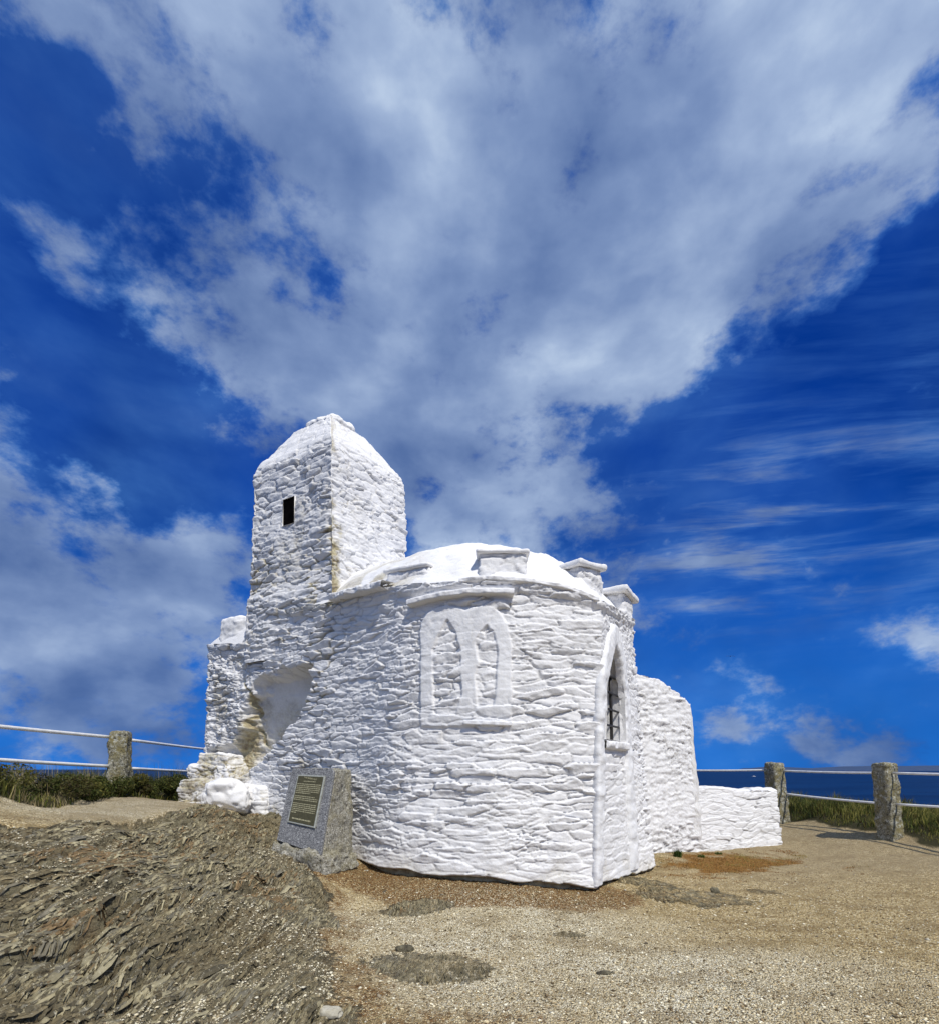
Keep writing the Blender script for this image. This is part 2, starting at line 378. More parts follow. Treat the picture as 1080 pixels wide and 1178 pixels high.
# ground: masks come as attributes from the terrain builder
def ground_mat():
    m, n, b = new_mat('headland_ground', 0.92, 0.2); p = n.geo()
    rock = n.attr('rock'); soil = n.attr('soil'); pale = n.attr('pale'); rust = n.attr('rust'); turf = n.attr('turf'); fine = n.attr('fine')
    # gravel: small crushed stones
    vc = n.voro(p, 75, out='Color'); vs_ = n.new('ShaderNodeSeparateColor'); n.l.new(vc, vs_.inputs[0])
    vd = n.voro(p, 75); vc2 = n.voro(p, 38, out='Color'); v2 = n.new('ShaderNodeSeparateColor'); n.l.new(vc2, v2.inputs[0])
    peb = n.ramp(vs_.outputs[0], [(0.0, (0.11, 0.075, 0.038)), (0.25, (0.31, 0.235, 0.12)), (0.6, (0.50, 0.405, 0.23)), (0.85, (0.68, 0.59, 0.40)), (1.0, (0.85, 0.80, 0.64))])
    peb2 = n.ramp(vs_.outputs[1], [(0.0, (0.20, 0.155, 0.09)), (0.3, (0.48, 0.42, 0.28)), (0.7, (0.70, 0.645, 0.50)), (1.0, (0.86, 0.84, 0.74))])
    patch = n.mr(n.noise(p, 0.9, 5, 0.6), 0.40, 0.60)
    palef = n.math('MULTIPLY', pale, n.math('MULTIPLY_ADD', patch, 0.35, 0.65), clamp=True)
    grav = n.mix(palef, peb, peb2)
    dirt = n.ramp(n.noise(p, 22, 8, 0.7), [(0.3, (0.17, 0.12, 0.06)), (0.55, (0.36, 0.285, 0.16)), (0.75, (0.52, 0.44, 0.28))])
    grav = n.mix(n.math('MULTIPLY', n.mr(n.noise(n.mapping(p, (1, 2.0, 1), (0, 0, R(20))), 1.1, 7, 0.65), 0.50, 0.62), 0.45), grav, (0.20, 0.145, 0.075))
    grav = n.mix(n.math('MULTIPLY', n.mr(n.noise(p, 2.3, 6, 0.65), 0.47, 0.66), n.math('SUBTRACT', 0.75, n.math('MULTIPLY', pale, 0.55))), grav, dirt)
    grav = n.mix(1.0, grav, n.mix(palef, (1.14, 1.06, 0.88), (1.16, 1.12, 1.02)), 'MULTIPLY')
    # sandy worn path
    sand = n.ramp(n.noise(p, 9, 8, 0.7), [(0.3, (0.27, 0.20, 0.11)), (0.6, (0.46, 0.375, 0.235)), (0.8, (0.58, 0.50, 0.34))])
    grav = n.mix(fine, grav, sand)
    # soil with chips
    sl = n.ramp(n.noise(p, 30, 8, 0.75), [(0.3, (0.05, 0.028, 0.013)), (0.46, (0.18, 0.095, 0.035)), (0.58, (0.34, 0.205, 0.085)), (0.72, (0.52, 0.41, 0.24))])
    sf = n.mr(n.math('ADD', soil, n.math('MULTIPLY', n.math('SUBTRACT', n.noise(p, 5, 6, 0.7), 0.5), 1.7)), 0.30, 0.75)
    sf = n.math('MULTIPLY', sf, n.mr(vs_.outputs[2], 0.60, 0.75, 1.0, 0.15))
    c = n.mix(sf, grav, sl)
    # slate rock
    dw_ = n.new('ShaderNodeVectorMath', operation='MULTIPLY_ADD'); n.l.new(n.noise(p, 3.5, 4, 0.6, out=1), dw_.inputs[0]); dw_.inputs[1].default_value = (.16, .16, .16); n.l.new(p, dw_.inputs[2])
    q = n.mapping(dw_.outputs[0], (1, 0.34, 1), (0, 0, R(-5)))
    f = n.math('ADD', n.math('MULTIPLY', n.noise(q, 10, 10, 0.74, 0.3), 0.75), n.math('MULTIPLY', n.noise(p, 75, 6, 0.8), 0.25))
    rk = n.ramp(f, [(0.34, (0.06, 0.05, 0.034)), (0.43, (0.16, 0.135, 0.082)), (0.51, (0.26, 0.225, 0.135)), (0.59, (0.37, 0.325, 0.205)), (0.68, (0.54, 0.49, 0.35))])
    rk = n.mix(n.math('MULTIPLY', n.mr(n.noise(p, 1.3, 5, 0.65), 0.48, 0.62), 0.8), rk, n.mix(0.5, rk, (0.27, 0.17, 0.07)))
    rk = n.mix(n.math('MULTIPLY', n.mr(n.noise(q, 3.5, 6, 0.7), 0.54, 0.64), 0.6), rk, n.mix(0.35, rk, (0.06, 0.065, 0.06)))
    qs = n.mapping(dw_.outputs[0], (1, 0.17, 1), (0, 0, R(-6)))
    st1 = n.noise(qs, 30, 5, 0.65, 0.25); st2 = n.noise(n.mapping(dw_.outputs[0], (1, 0.24, 1), (0, 0, R(2))), 70, 3, 0.6)
    lite = n.mr(n.math('ADD', n.math('MULTIPLY', st1, 0.7), n.math('MULTIPLY', st2, 0.3)), 0.53, 0.64)
    rk = n.mix(n.math('MULTIPLY', lite, 0.65), rk, n.mix(n.mr(n.noise(p, 2.2, 4, 0.6), 0.42, 0.58), (0.46, 0.40, 0.27), (0.40, 0.385, 0.32)))
    ck = n.mr(n.math('ADD', n.math('MULTIPLY', st1, 0.65), n.math('MULTIPLY', st2, 0.35)), 0.455, 0.385)
    ck = n.math('MULTIPLY', ck, n.mr(n.noise(p, 3.0, 5, 0.6), 0.36, 0.55, 0.35, 1.0))
    rk = n.mix(n.math('MULTIPLY', ck, 0.92), rk, (0.032, 0.026, 0.017))
    crev = n.attr('crev')
    # chips and grit caught in the hollows of the rock
    grit = n.math('MULTIPLY', n.math('MAXIMUM', crev, n.mr(n.noise(p, 1.9, 7, 0.7), 0.55, 0.63)), n.mr(vs_.outputs[0], 0.35, 0.55))
    rk = n.mix(grit, rk, n.mix(0.45, peb, dirt))
    rf = n.mr(n.math('ADD', rock, n.math('MULTIPLY', n.math('SUBTRACT', n.noise(p, 7, 8, 0.75), 0.5), 2.0)), 0.40, 0.62)
    c = n.mix(rf, c, n.mix(n.math('MULTIPLY', n.mr(n.noise(p, 8, 6, 0.7), 0.42, 0.58), n.mr(n.geo_x(), -0.8, -0.3)), rk, grav))
    # rusty dry turf
    ru = n.ramp(n.noise(n.mapping(p, (1, 3.0, 1)), 16, 7, 0.7), [(0.3, (0.08, 0.045, 0.012)), (0.5, (0.30, 0.15, 0.035)), (0.7, (0.46, 0.27, 0.08))])
    ruf = n.mr(n.math('ADD', rust, n.math('MULTIPLY', n.math('SUBTRACT', n.noise(p, 5, 7, 0.75), 0.5), 1.9)), 0.35, 0.85)
    c = n.mix(ruf, c, ru)
    tf = n.mr(n.math('ADD', turf, n.math('MULTIPLY', n.math('SUBTRACT', n.noise(p, 3, 6, 0.7), 0.5), 0.6)), 0.35, 0.65)
    c = n.mix(tf, c, (0.05, 0.045, 0.018))
    n.l.new(c, b.inputs['Base Color'])
    hg = n.math('MULTIPLY', n.math('SUBTRACT', 1.0, vd), 0.9)
    hg = n.math('ADD', hg, n.math('MULTIPLY', v2.outputs[0], 0.5))
    b1 = n.bump(hg, 0.75, 0.02)
    hr = n.noise(q, 26, 9, 0.72, 0.4)
    hh = n.mix(rf, hg, n.math('SUBTRACT', n.math('MULTIPLY', n.math('ADD', n.math('ADD', hr, st1), n.math('MULTIPLY', f, 1.2)), 2.2), n.math('MULTIPLY', ck, 1.2)))
    n.l.new(n.bump(hh, 1.0, 0.028), b.inputs['Normal'])
    return m
M_GROUND = ground_mat()

# ------------------------------------------------------------------ terrain
TP = []
def tp(x, y, Y): p = pt(x, y, Y); TP.append((p[0], p[1], p[2]))
for a in [(0, 1178, 3.0), (200, 1178, 3.3), (400, 1178, 3.6), (540, 1178, 3.6), (800, 1178, 3.6), (1080, 1178, 3.6),
          (0, 955, 5.2), (60, 952, 5.7), (130, 945, 6.5), (190, 933, 7.5), (240, 928, 8.6), (285, 937, 9.2),
          (100, 1060, 4.0), (200, 1050, 4.7), (300, 1000, 6.0), (300, 1100, 4.3), (362, 1040, 6.1), (200, 980, 6.2), (100, 1000, 5.0),
          (320, 985, 7.0), (370, 997, 7.0), (420, 1002, 7.6), (490, 1012, 7.1), (560, 1018, 6.9), (620, 1022, 6.92), (684, 1028, 7.05), (752, 1002, 9.15),
          (420, 1050, 6.3), (500, 1080, 5.4), (700, 1062, 6.0), (800, 1020, 7.8), (900, 1000, 9.2), (760, 984, 9.75), (903, 972, 11.4),
          (900, 947, 13.3), (1027, 963, 10.6), (1080, 985, 9.5), (1000, 1000, 8.8), (1080, 1040, 6.8), (60, 937, 7.2), (100, 926, 9.0), (180, 921, 10.2)]: tp(*a)
TP += [(-5.75, 6.75, 1.30), (-5.7, 9, 1.22), (-6.3, 12, 1.2), (-8, 9, 1.25), (-6.6, 5, 1.35), (-10, 8, .9), (0, 0, 0), (3, 0, 0), (-3, 0, .45), (-6, 1, 1.0), (7, 2, 0),
       (9.5, 9.5, .55), (8.6, 12.8, .62), (10, 11, .6), (7, 15, .5), (3, 14, .4), (-3, 14, .9), (0, 12, .5), (-7, 15, .9), (0, -8, 0), (9, -6, 0), (-9, -6, .8), (14, 4, .3), (-12, 2, .9)]
TP = np.array(TP)
def _phi(r): return r
_d = np.hypot(TP[:, None, 0] - TP[None, :, 0], TP[:, None, 1] - TP[None, :, 1])
_A = np.zeros((len(TP) + 3,) * 2); _n = len(TP)
_A[:_n, :_n] = _phi(_d) + np.eye(_n) * -0.04; _A[:_n, _n] = 1; _A[:_n, _n + 1:] = TP[:, :2]; _A[_n, :_n] = 1; _A[_n + 1:, :_n] = TP[:, :2].T
_W = np.linalg.solve(_A, np.concatenate([TP[:, 2], [0, 0, 0]]))
def base_h(X, Y):
    X = np.asarray(X, float); Y = np.asarray(Y, float)
    Z = _W[_n] + _W[_n + 1] * X + _W[_n + 2] * Y
    for i in range(_n): Z = Z + _W[i] * np.hypot(X - TP[i, 0], Y - TP[i, 1])
    # beyond the modelled top the cliff falls away to the sea
    far = sst(0, 1, (np.hypot((X - 1) / 1.0, (Y - 6) / 1.0) - 13) / 12)
    Z = Z * (1 - far) + 0.5 * far
    edge = np.maximum(np.maximum((Y - 16.2 + 0.02 * X * X * 0 + fbm2(X * .2, Y * .2, 3, 5) * 1.5) / 1.0, (X - 11.2 + 0.25 * (Y - 10)) / 1.0), (-X - 11.5 + fbm2(X * .2, Y * .2, 3, 6) * 1.0))
    Z = Z - 34 * sst(0, 16, edge) - 1.0 * sst(0, 2, edge)
    return Z

def masks(X, Y):
    # rock outcrop lower left, its right edge running away from the viewer
    xe = np.interp(Y, [0, 3.6, 5.0, 6.1, 6.9, 7.6], [-0.55, -0.78, -1.25, -1.62, -1.95, -2.1]) + 0.34 * fbm2(X * 1.6, Y * 1.6, 5, 21)
    rock = sst(-0.28, 0.32, xe - X) * sst(-0.25, 0.15, (9.6 - Y) + 0.2 * fbm2(X * 2, Y * 2, 3, 22))
    # upper limit: the worn path
    yc = np.interp(X, [-8, -4.9, -4.3, -4.1, -3.95, -3.6], [4.0, 5.0, 5.5, 6.6, 8.5, 9.6]) + 0.25 * fbm2(X * 1.5, Y * 1.5, 3, 23)
    rock = rock * sst(-0.05, 0.3, yc - Y + 0.1)
    # small outcrops in the gravel
    def spot(x, y, Yd, rx, ry):
        c = pt(x, y, Yd); return sst(1.5, 0.4, np.hypot((X - c[0]) / rx, (Y - c[1]) / ry) + 0.35 * fbm2(X * 5, Y * 5, 3, 24))
    spots = np.maximum.reduce([spot(480, 1052, 6.35, .42, .22), spot(495, 1122, 4.62, .48, .30), spot(790, 1035, 7.2, .75, .45), spot(655, 1077, 5.5, .14, .07), spot(740, 1022, 7.9, .5, .3), spot(880, 1025, 7.6, .3, .2) * .6])
    rock = np.maximum(rock, spots)
    # soil along the foot of the hut
    P = [(-2.1, 7.2), (-1.35, 7.3), (-0.65, 6.95), (0.2, 6.8), (0.85, 6.78), (1.6, 6.95)]
    d = np.full(X.shape, 9.0)
    for (ax, ay), (bx, by) in zip(P[:-1], P[1:]):
        t = np.clip(((X - ax) * (bx - ax) + (Y - ay) * (by - ay)) / ((bx - ax) ** 2 + (by - ay) ** 2), 0, 1)
        d = np.minimum(d, np.hypot(X - ax - t * (bx - ax), Y - ay - t * (by - ay)))
    soil = sst(0.75, 0.35, d)
    # soil strip beside the rock edge
    soil = np.maximum(soil, sst(0.42, 0.1, np.abs(X - xe - 0.16)) * sst(7.6, 6.8, Y) * 0.55 * sst(2.5, 3.2, Y))
    soil = np.maximum(soil, 0.55 * sst(4.4, 3.5, Y) * sst(-1.2, -0.6, X) * sst(1.6, 0.2, X))
    pale = sst(1.5, 0.4, np.hypot((X - 0.2) / 1.9, (Y - 5.6) / 1.3)) ; pale = np.maximum(pale, sst(1.4, 0.5, np.hypot((X - 1.3) / 2.2, (Y - 4.4) / 1.0)))
    pale = np.maximum(pale, sst(1.4, .6, np.hypot((X + 4.9) / 1.4, (Y - 8.2) / 2.2)) * .9)
    c = pt(830, 990, 9.6); rust = sst(1.35, 0.35, 0.45 * fbm2(X * 2.5, Y * 4, 4, 25) + np.hypot((X - c[0] - 0.1) / 1.35, (Y - c[1] + 0.1 - 0.33 * (X - c[0])) / 0.85))
    turf = np.maximum(sst(-5.35, -5.75, X + 0.25 * fbm2(X * 1.3, Y * 1.3, 3, 31)), 0)
    line = (8.05 + (Y - 10.7) * (7.5 - 8.05) / (13.4 - 10.7))
    turf = np.maximum(turf, sst(-0.15, 0.25, X - line + 0.2 * fbm2(X * 1.5, Y * 1.5, 3, 32)) * sst(6.0, 7.5, Y))
    turf = np.maximum(turf, sst(14.0, 14.6, Y))
    fine = np.maximum(sst(3.9, 4.3, -X) * sst(6, 7.5, Y) * 0.5 + sst(4.8, 5.2, -X) * sst(8.0, 9.5, Y) * .5, 0)
    fine = np.maximum(fine, 0.55 * sst(2.0, 4.5, X) * sst(7, 9.5, Y))
    return rock, soil, pale, rust, turf, fine

def plates(X, Y):
    """foliated slate: thin tilted plates"""
    a = R(5); ca, sa = math.cos(a), math.sin(a)
    al = X * sa + Y * ca; ac = X * ca - Y * sa
    ac = ac + 0.16 * fbm2(X * 1.1, Y * 1.1, 3, 41) + 0.05 * fbm2(X * 4, Y * 2.2, 3, 42)
    out = 0
    for wdt, amp, ln, sd_ in ((0.21, 0.060, 0.8, 1), (0.085, 0.034, 0.42, 2), (0.034, 0.014, 0.22, 3)):
        q = ac / wdt; i = np.floor(q); f = q - i
        l = al / ln + h2(i, i * 0, 70 + sd_) * 7; k = np.floor(l); lf = l - k
        hh = h2(i, k, 80 + sd_); hn = h2(i, k + 1, 80 + sd_)
        ll = sst(0.75, 1.0, lf); hgt = hh * (1 - ll) + hn * ll
        out = out + amp * ((hgt - 0.5) * 1.2 + (f - 0.5) * (0.55 + 0.9 * hgt) - 0.25 * sst(0.86, 1.0, f))
    return out
def ground_h(X, Y, detail=True):
    Z = base_h(X, Y)
    rock, soil, pale, rust, turf, fine = masks(X, Y)
    Z = Z + 0.03 * fbm2(X * 0.9, Y * 0.9, 3, 11) + 0.010 * fbm2(X * 4, Y * 4, 3, 12)
    pl = plates(X, Y)
    inout = sst(0.35, 0.9, rock)
    lump = 0.24 * fbm2(X * 1.35, Y * 1.0, 6, 13) - 0.03
    sp_ = (X > -0.75) | (Y > 9.7)
    Z = Z + inout * np.where(sp_, 0.45, 1.0) * (pl * (0.85 + 0.6 * fbm2(X * 1.3, Y * 1.3, 2, 14)) + lump * sst(-0.2, 1.2, -X - 0.9))
    Z = Z + inout * 0.02 * (X > -0.5)
    Z = Z + 0.12 * turf * (fbm2(X * 1.1, Y * 1.1, 3, 15) + .4)
    gr = (1 - inout) * (0.006 * fbm2(X * 30, Y * 30, 2, 16))
    Z = Z + gr
    Z = Z + soil * (1 - inout) * 0.015 * fbm2(X * 14, Y * 14, 3, 17)
    crev = sst(0.0, -0.06, pl + 0.03 * fbm2(X * 3, Y * 3, 3, 18)) * sst(-.05, .4, fbm2(X * 1.2, Y * 1.6, 4, 19) + .1)
    return Z, (rock, soil, pale, rust, turf, fine, crev)
def spaced(bounds):
    out = [bounds[0][0]]
    for a, b, d0, d1 in bounds:
        x = a
        while x < b:
            t = (x - a) / (b - a); x += d0 + (d1 - d0) * t
            out.append(min(x, b))
    return np.array(sorted(set(np.round(out, 5))))
xs = spaced([(-90, -14, 6, 0.6), (-14, -6, .5, .04), (-6, -4.6, .04, .018), (-4.6, 1.2, .0155, .0155), (1.2, 7, .02, .035), (7, 14, .06, .4), (14, 90, .6, 6)])
ys = spaced([(-60, 0, 5, .5), (0, 2.7, .3, .03), (2.7, 8, .014, .022), (8, 11, .022, .05), (11, 17, .06, .3), (17, 34, .6, 2), (34, 90, 2, 8)])
GX, GY = np.meshgrid(xs, ys, indexing='ij')
GZ, gm = ground_h(GX, GY)
V = np.stack([GX.ravel(), GY.ravel(), GZ.ravel()], 1)
me = mesh_np('ground', V, grid_faces(len(xs), len(ys)), dict(zip(('rock', 'soil', 'pale', 'rust', 'turf', 'fine', 'crev'), [a.ravel() for a in gm])))
ground = tag(link('ground', me, M_GROUND), kind='structure')
def gz(x, y):
    return float(ground_h(np.array([x]), np.array([y]))[0][0])

# ------------------------------------------------------------------ sea and far headland
def sea():
    m, n, b = new_mat('sea_water', 0.45, 0.04); p = n.geo()
    f = n.noise(n.mapping(p, (0.35, 1.2, 1)), 0.012, 6, 0.6); f2 = n.noise(n.mapping(p, (0.6, 1.6, 1)), 0.35, 6, 0.65)
    c = n.mix(n.mr(f, 0.35, 0.65), (0.0015, 0.014, 0.055), (0.003, 0.024, 0.085))
    c = n.mix(n.mr(f2, 0.70, 0.80), c, (0.10, 0.16, 0.26))
    n.l.new(c, b.inputs['Base Color']); n.l.new(n.bump(f2, 0.6, 0.8), b.inputs['Normal'])
    rs = [0, 40, 120, 400, 1200, 4000, 12000, 50000]; k = 96; vv = []
    for r in rs:
        for i in range(k): a = 2 * math.pi * i / k; vv.append((r * math.cos(a), r * math.sin(a) + 8, -30))
    V = np.array(vv); I = np.arange(len(rs) - 1)[:, None]; J = np.arange(k)[None, :]; J2 = (J + 1) % k
    q = np.stack([I * k + J, (I + 1) * k + J, (I + 1) * k + J2, I * k + J2], -1).reshape(-1, 4)
    return tag(link('sea', mesh_np('sea', V, q), m, smooth=False), kind='structure')
sea()
def headland():
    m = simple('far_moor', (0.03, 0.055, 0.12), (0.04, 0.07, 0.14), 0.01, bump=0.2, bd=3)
    n, k = 90, 8; Y0 = 9000
    x0, x1 = (905 - HX) / F * Y0, (1180 - HX) / F * Y0
    s = np.linspace(0, 1, n); X = x0 + (x1 - x0) * s
    px = 905 + (1180 - 905) * s
    hpx = np.interp(px, [905, 925, 945, 965, 985, 1005, 1035, 1060, 1100, 1180], [0, 1.6, 3.0, 2.2, 1.4, 1.2, 2.8, 4.0, 4.0, 5.0]) + 0.5 * fbm2(px / 9, px * 0, 3, 90)
    H = np.maximum(hpx, 0) / F * Y0
    V = []
    for j, t in enumerate(np.linspace(0, 1, k)):
        prof = math.sin(min(1, t * 1.25) * math.pi / 2) ** 0.7
        V.append(np.stack([X, Y0 + t * 1800 + 0 * X, -31 + (H + 31) * prof * (1 + 0.05 * fbm2(X / 300, X * 0 + j, 3, 91))], 1))
    V = np.concatenate(V).reshape(k, n, 3).transpose(1, 0, 2).reshape(-1, 3)
    return tag(link('hills', mesh_np('hills', V, grid_faces(n, k)), m), kind='structure')
headland()

# ------------------------------------------------------------------ the hut
HUT = (0.0, 9.0, 0.0)
hut = empty('stone_hut', HUT)
tag(hut, 'whitewashed rubble stone lookout hut with square turret and battlements on the headland', 'hut')

def catmull(P, spacing):
    P = np.asarray(P, float); out = []
    E = np.vstack([2 * P[0] - P[1], P, 2 * P[-1] - P[-2]])
    for i in range(1, len(E) - 2):
        p0, p1, p2, p3 = E[i - 1], E[i], E[i + 1], E[i + 2]
        k = max(2, int(np.linalg.norm(p2[:2] - p1[:2]) / spacing))
        for t in np.arange(k) / k:
            out.append(0.5 * ((2 * p1) + (-p0 + p2) * t + (2 * p0 - 5 * p1 + 4 * p2 - p3) * t * t + (-p0 + 3 * p1 - 3 * p2 + p3) * t ** 3))
    return np.array(out), P[-1]
def cp(xb, yb, Yb, xt, yt, Yt): return np.concatenate([pt(xb, yb, Yb), pt(xt, yt, Yt)])
A = [cp(233, 925, 10.3, 240, 742, 10.45), cp(262, 930, 9.95, 266, 741, 10.1), cp(278, 932, 9.75, 281, 740, 9.9), cp(292, 938, 9.55, 300, 708, 9.62), cp(330, 955, 8.95, 345, 700, 9.05),
     cp(370, 975, 8.45, 388, 692, 8.5), cp(408, 992, 8.0, 430, 680, 7.95), cp(440, 1003, 7.5, 470, 674, 7.5), cp(490, 1011, 7.2, 515, 671, 7.25),
     cp(560, 1017, 7.0, 570, 670, 7.12), cp(620, 1021, 7.02, 625, 674, 7.16), cp(684, 1027, 7.12, 692, 692, 7.3)]
B = [A[-1], cp(752, 1001, 9.2, 727, 714, 9.15)]
C = [B[-1], np.array([2.6, 11.2, 0, 2.3, 11.0, 4.1]), np.array([-.5, 12.3, .4, -.5, 12.0, 4.2]), np.array([-3.6, 12.2, .8, -3.5, 12.0, 4.2]), A[0]]
sa_, _ = catmull(A, 0.0115); sb_, _ = catmull(B, 0.0115); sc_, _ = catmull(C, 0.06)
ringp = np.vstack([sa_, sb_, sc_]); NA, NB = len(sa_), len(sb_)
RB, RT = ringp[:, :3].copy(), ringp[:, 3:].copy()
mid = (RB + RT) / 2; seg = np.linalg.norm(np.diff(np.vstack([mid, mid[:1]]), axis=0), axis=1)
RS = np.concatenate([[0], np.cumsum(seg)[:-1]]); RL = seg.sum(); S_CORNER = RS[NA]
m_rows = 372; tt = np.linspace(-0.09, 1, m_rows)
P = RB[:, None, :] + (RT - RB)[:, None, :] * tt[None, :, None]
def ring_normals(P):
    k = 4
    ds = np.roll(P, -k, 0) - np.roll(P, k, 0); dt = np.gradient(P, axis=1)
    N = np.cross(ds, dt); N /= np.linalg.norm(N, axis=2, keepdims=True) + 1e-9
    return N
NR = ring_normals(P)
SS = np.repeat(RS[:, None], m_rows, 1); ZZ = P[:, :, 2]
PX = HX + F * P[:, :, 0] / P[:, :, 1]; PY = HY - F * (P[:, :, 2] - CZ) / P[:, :, 1]
left = sst(460, 360, PX) * (np.arange(len(RS))[:, None] < NA)
rough = 0.95 + 0.55 * left + 0.0 * PX
D, J = stone_relief(SS, ZZ, 3, 0.46, 0.092, 1.18, -0.10)
D2, J2_ = stone_relief(SS, ZZ, 8, 0.34, 0.078, 1.25, -0.30)
D = D * (1 - left) + D2 * left; J = J * (1 - left) + J2_ * left
isB = ((np.arange(len(RS))[:, None] >= NA) & (np.arange(len(RS))[:, None] < NA + NB)) & (PX > 0)
U = SS - S_CORNER                                           # metres along the window face
# calmer plaster at the foot and on the window face
D = np.where(isB, D * 0.75, D)
hgt = ZZ - np.interp(RS, RS, RB[:, 2])[:, None]
D = D * (0.55 + 0.45 * sst(0.0, 0.5, hgt)) + 0.05 * np.exp(-np.maximum(hgt, 0) / 0.16)
# ragged lower edge and coping
D = D + 0.045 * sst(0.16, 0.05, RT[:, 2][:, None] - ZZ + 0.03 * fbm2(SS * 3, SS * 0, 2, 61))
# hollow in the left flank
rec_poly = [(296, 782), (318, 771), (340, 766), (361, 763), (355, 795), (341, 822), (322, 850), (300, 874), (281, 892), (262, 897), (232, 888), (233, 868), (262, 858), (277, 835), (284, 805)]
act = (np.arange(len(RS))[:, None] < NA) & (PX < 420)
sdv = np.where(act, poly_sd(PX + 6 * fbm2(SS * 5, ZZ * 5, 3, 62), PY + 6 * fbm2(SS * 5, ZZ * 5, 3, 63), rec_poly), 50)
rin = sst(2, -6, sdv)
depthf = 0.22 + 0.40 * sst(262, 345, PX + (PY - 830) * 0.55)
D = D * (1 - 0.80 * rin) - rin * depthf
# pier left of the hollow is broken and cracked
pier = sst(300, 280, PX) * act * (PX < 305) * sst(742, 760, PY)
D = D + pier * (0.05 * fbm2(SS * 4, ZZ * 4, 4, 64) + 0.03 * fbm2(SS * 9, ZZ * 14, 3, 65))
D = D + act * 0.16 * sst(850, 915, PY) * sst(300, 250, PX)
crack = np.exp(-((PX - (284 + 3 * np.sin(PY / 9) + 2 * np.sin(PY / 3.7))) / 1.1) ** 2) * sst(775, 785, PY) * sst(862, 850, PY) * act
D = D - 0.03 * crack
# swelling of the band around the blind windows is modelled separately; the field behind it is flattened
bw = sst(4, -3, poly_sd(PX, PY, [(483, 702), (500, 694), (572, 694), (588, 712), (588, 832), (484, 836)])) * (np.arange(len(RS))[:, None] < NA)
front_ = (np.arange(len(RS))[:, None] < NA)
wob_x = 1.0 * fbm2(SS * 9, ZZ * 9, 3, 190); wob_y = 1.0 * fbm2(SS * 9, ZZ * 9, 3, 191)
pan_o = poly_sd(PX + wob_x, PY + wob_y, [(484, 718), (492, 706), (503, 699), (515, 696), (526, 699), (535, 702), (546, 698), (560, 697), (574, 704), (583, 718), (588, 742), (588, 833), (560, 836), (484, 836)])
rec_a = poly_sd(PX + wob_x, PY + wob_y, [(499, 822), (498, 748), (505, 729), (515, 713), (525, 729), (530, 752), (531, 800), (524, 822)])
rec_b = poly_sd(PX + wob_x, PY + wob_y, [(550, 814), (546, 778), (551, 762), (546, 740), (552, 727), (560, 719), (568, 728), (572, 748), (570, 800), (567, 813)])
inp = np.where(front_, sst(1.2, -1.2, pan_o) * sst(-1.2, 1.2, np.minimum(rec_a, rec_b)), 0)
low_p = sst(800, 826, PY)                                   # the plaster thins out towards the bottom
D = D * (1 - inp * (0.86 - 0.45 * low_p)) + inp * (0.021 - 0.008 * low_p) + inp * 0.006 * fbm2(SS * 12, ZZ * 12, 3, 192)
J = J * (1 - 0.95 * inp)
# flatten panel under the window
pan = isB * sst(0.15, 0.3, U) * sst(1.3, 1.15, U) * sst(2.1, 2.0, ZZ)
D = D * (1 - 0.35 * pan)
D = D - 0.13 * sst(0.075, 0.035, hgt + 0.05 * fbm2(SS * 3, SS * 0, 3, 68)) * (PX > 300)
stain_shade = 0.36 * rin * (1 + 0.8 * fbm2(SS * 3, ZZ * 3, 3, 69)) + 0.95 * crack + pier * 0.32 * sst(0.0, 0.35, fbm2(SS * 2.2, ZZ * 1.6, 3, 66))
stain_shade = stain_shade + J * (1 - rin) * (0.10 + 0.42 * left) * sst(0.0, 0.4, fbm2(SS * 1.3, ZZ * 1.3, 3, 67) + 0.1)
stain_shade = stain_shade + 0.45 * sst(0.2, 0.0, RT[:, 2][:, None] - ZZ) * sst(470, 440, PX) * (PX > 330) * act.astype(float)
stain_shade = stain_shade + 0.20 * sst(0.10, 0.0, hgt)
stain_shade = stain_shade + 0.34 * sst(0.42, 0.05, hgt + 0.3 * fbm2(SS * 2.5, ZZ * 2.5, 4, 169)) + 1.2 * sst(0.06, 0.03, hgt + 0.05 * fbm2(SS * 3, SS * 0, 3, 68)) * (PX > 300) + 0.30 * sst(0.05, 0.35, fbm2(SS * 3.0, ZZ * 0.7, 4, 168)) * sst(0.3, 1.6, RT[:, 2][:, None] - ZZ) * 0.6 * left  # dirt splash and streaks; strong foot term paints shade under the undercut
jo = J * (0.45 + 0.9 * left) * (1 - rin)
Pd = P + NR * D[:, :, None]
# window opening: faces inside the arch are removed
WU0, WU1, WZ0, WZS, WZA = 0.24, 1.20, 2.05, 2.74, 3.36
def arch_inside(u, z, g=0.0):
    c = (WU0 + WU1) / 2; hw = (WU1 - WU0) / 2 + g
    top = WZS + (WZA + g - WZS) * np.clip(1 - (np.abs(u - c) / hw) ** 1.7, 0, 1)
    return (np.abs(u - c) < hw) & (z > WZ0 - g) & (z < top)
q = grid_faces(len(RS), m_rows, True)
fu = U.ravel()[q].mean(1); fz = Pd[:, :, 2].ravel()[q].mean(1)
inB = (np.arange(len(RS) * m_rows) // m_rows)[q[:, 0]]
kill = arch_inside(fu, fz) & (inB >= NA) & (inB < NA + NB)
q = q[~kill]
ispan = (inp.ravel()[q].mean(1) > 0.5)
gvi, inv = np.unique(q[ispan], return_inverse=True)
link('blind_window', mesh_np('blind_window', to_local(Pd.reshape(-1, 3)[gvi], HUT), inv.reshape(-1, 4), dict(stain_shade=np.full(len(gvi), 0.02), joint=np.zeros(len(gvi)))), M_PLASTER, hut)
q = q[~ispan]
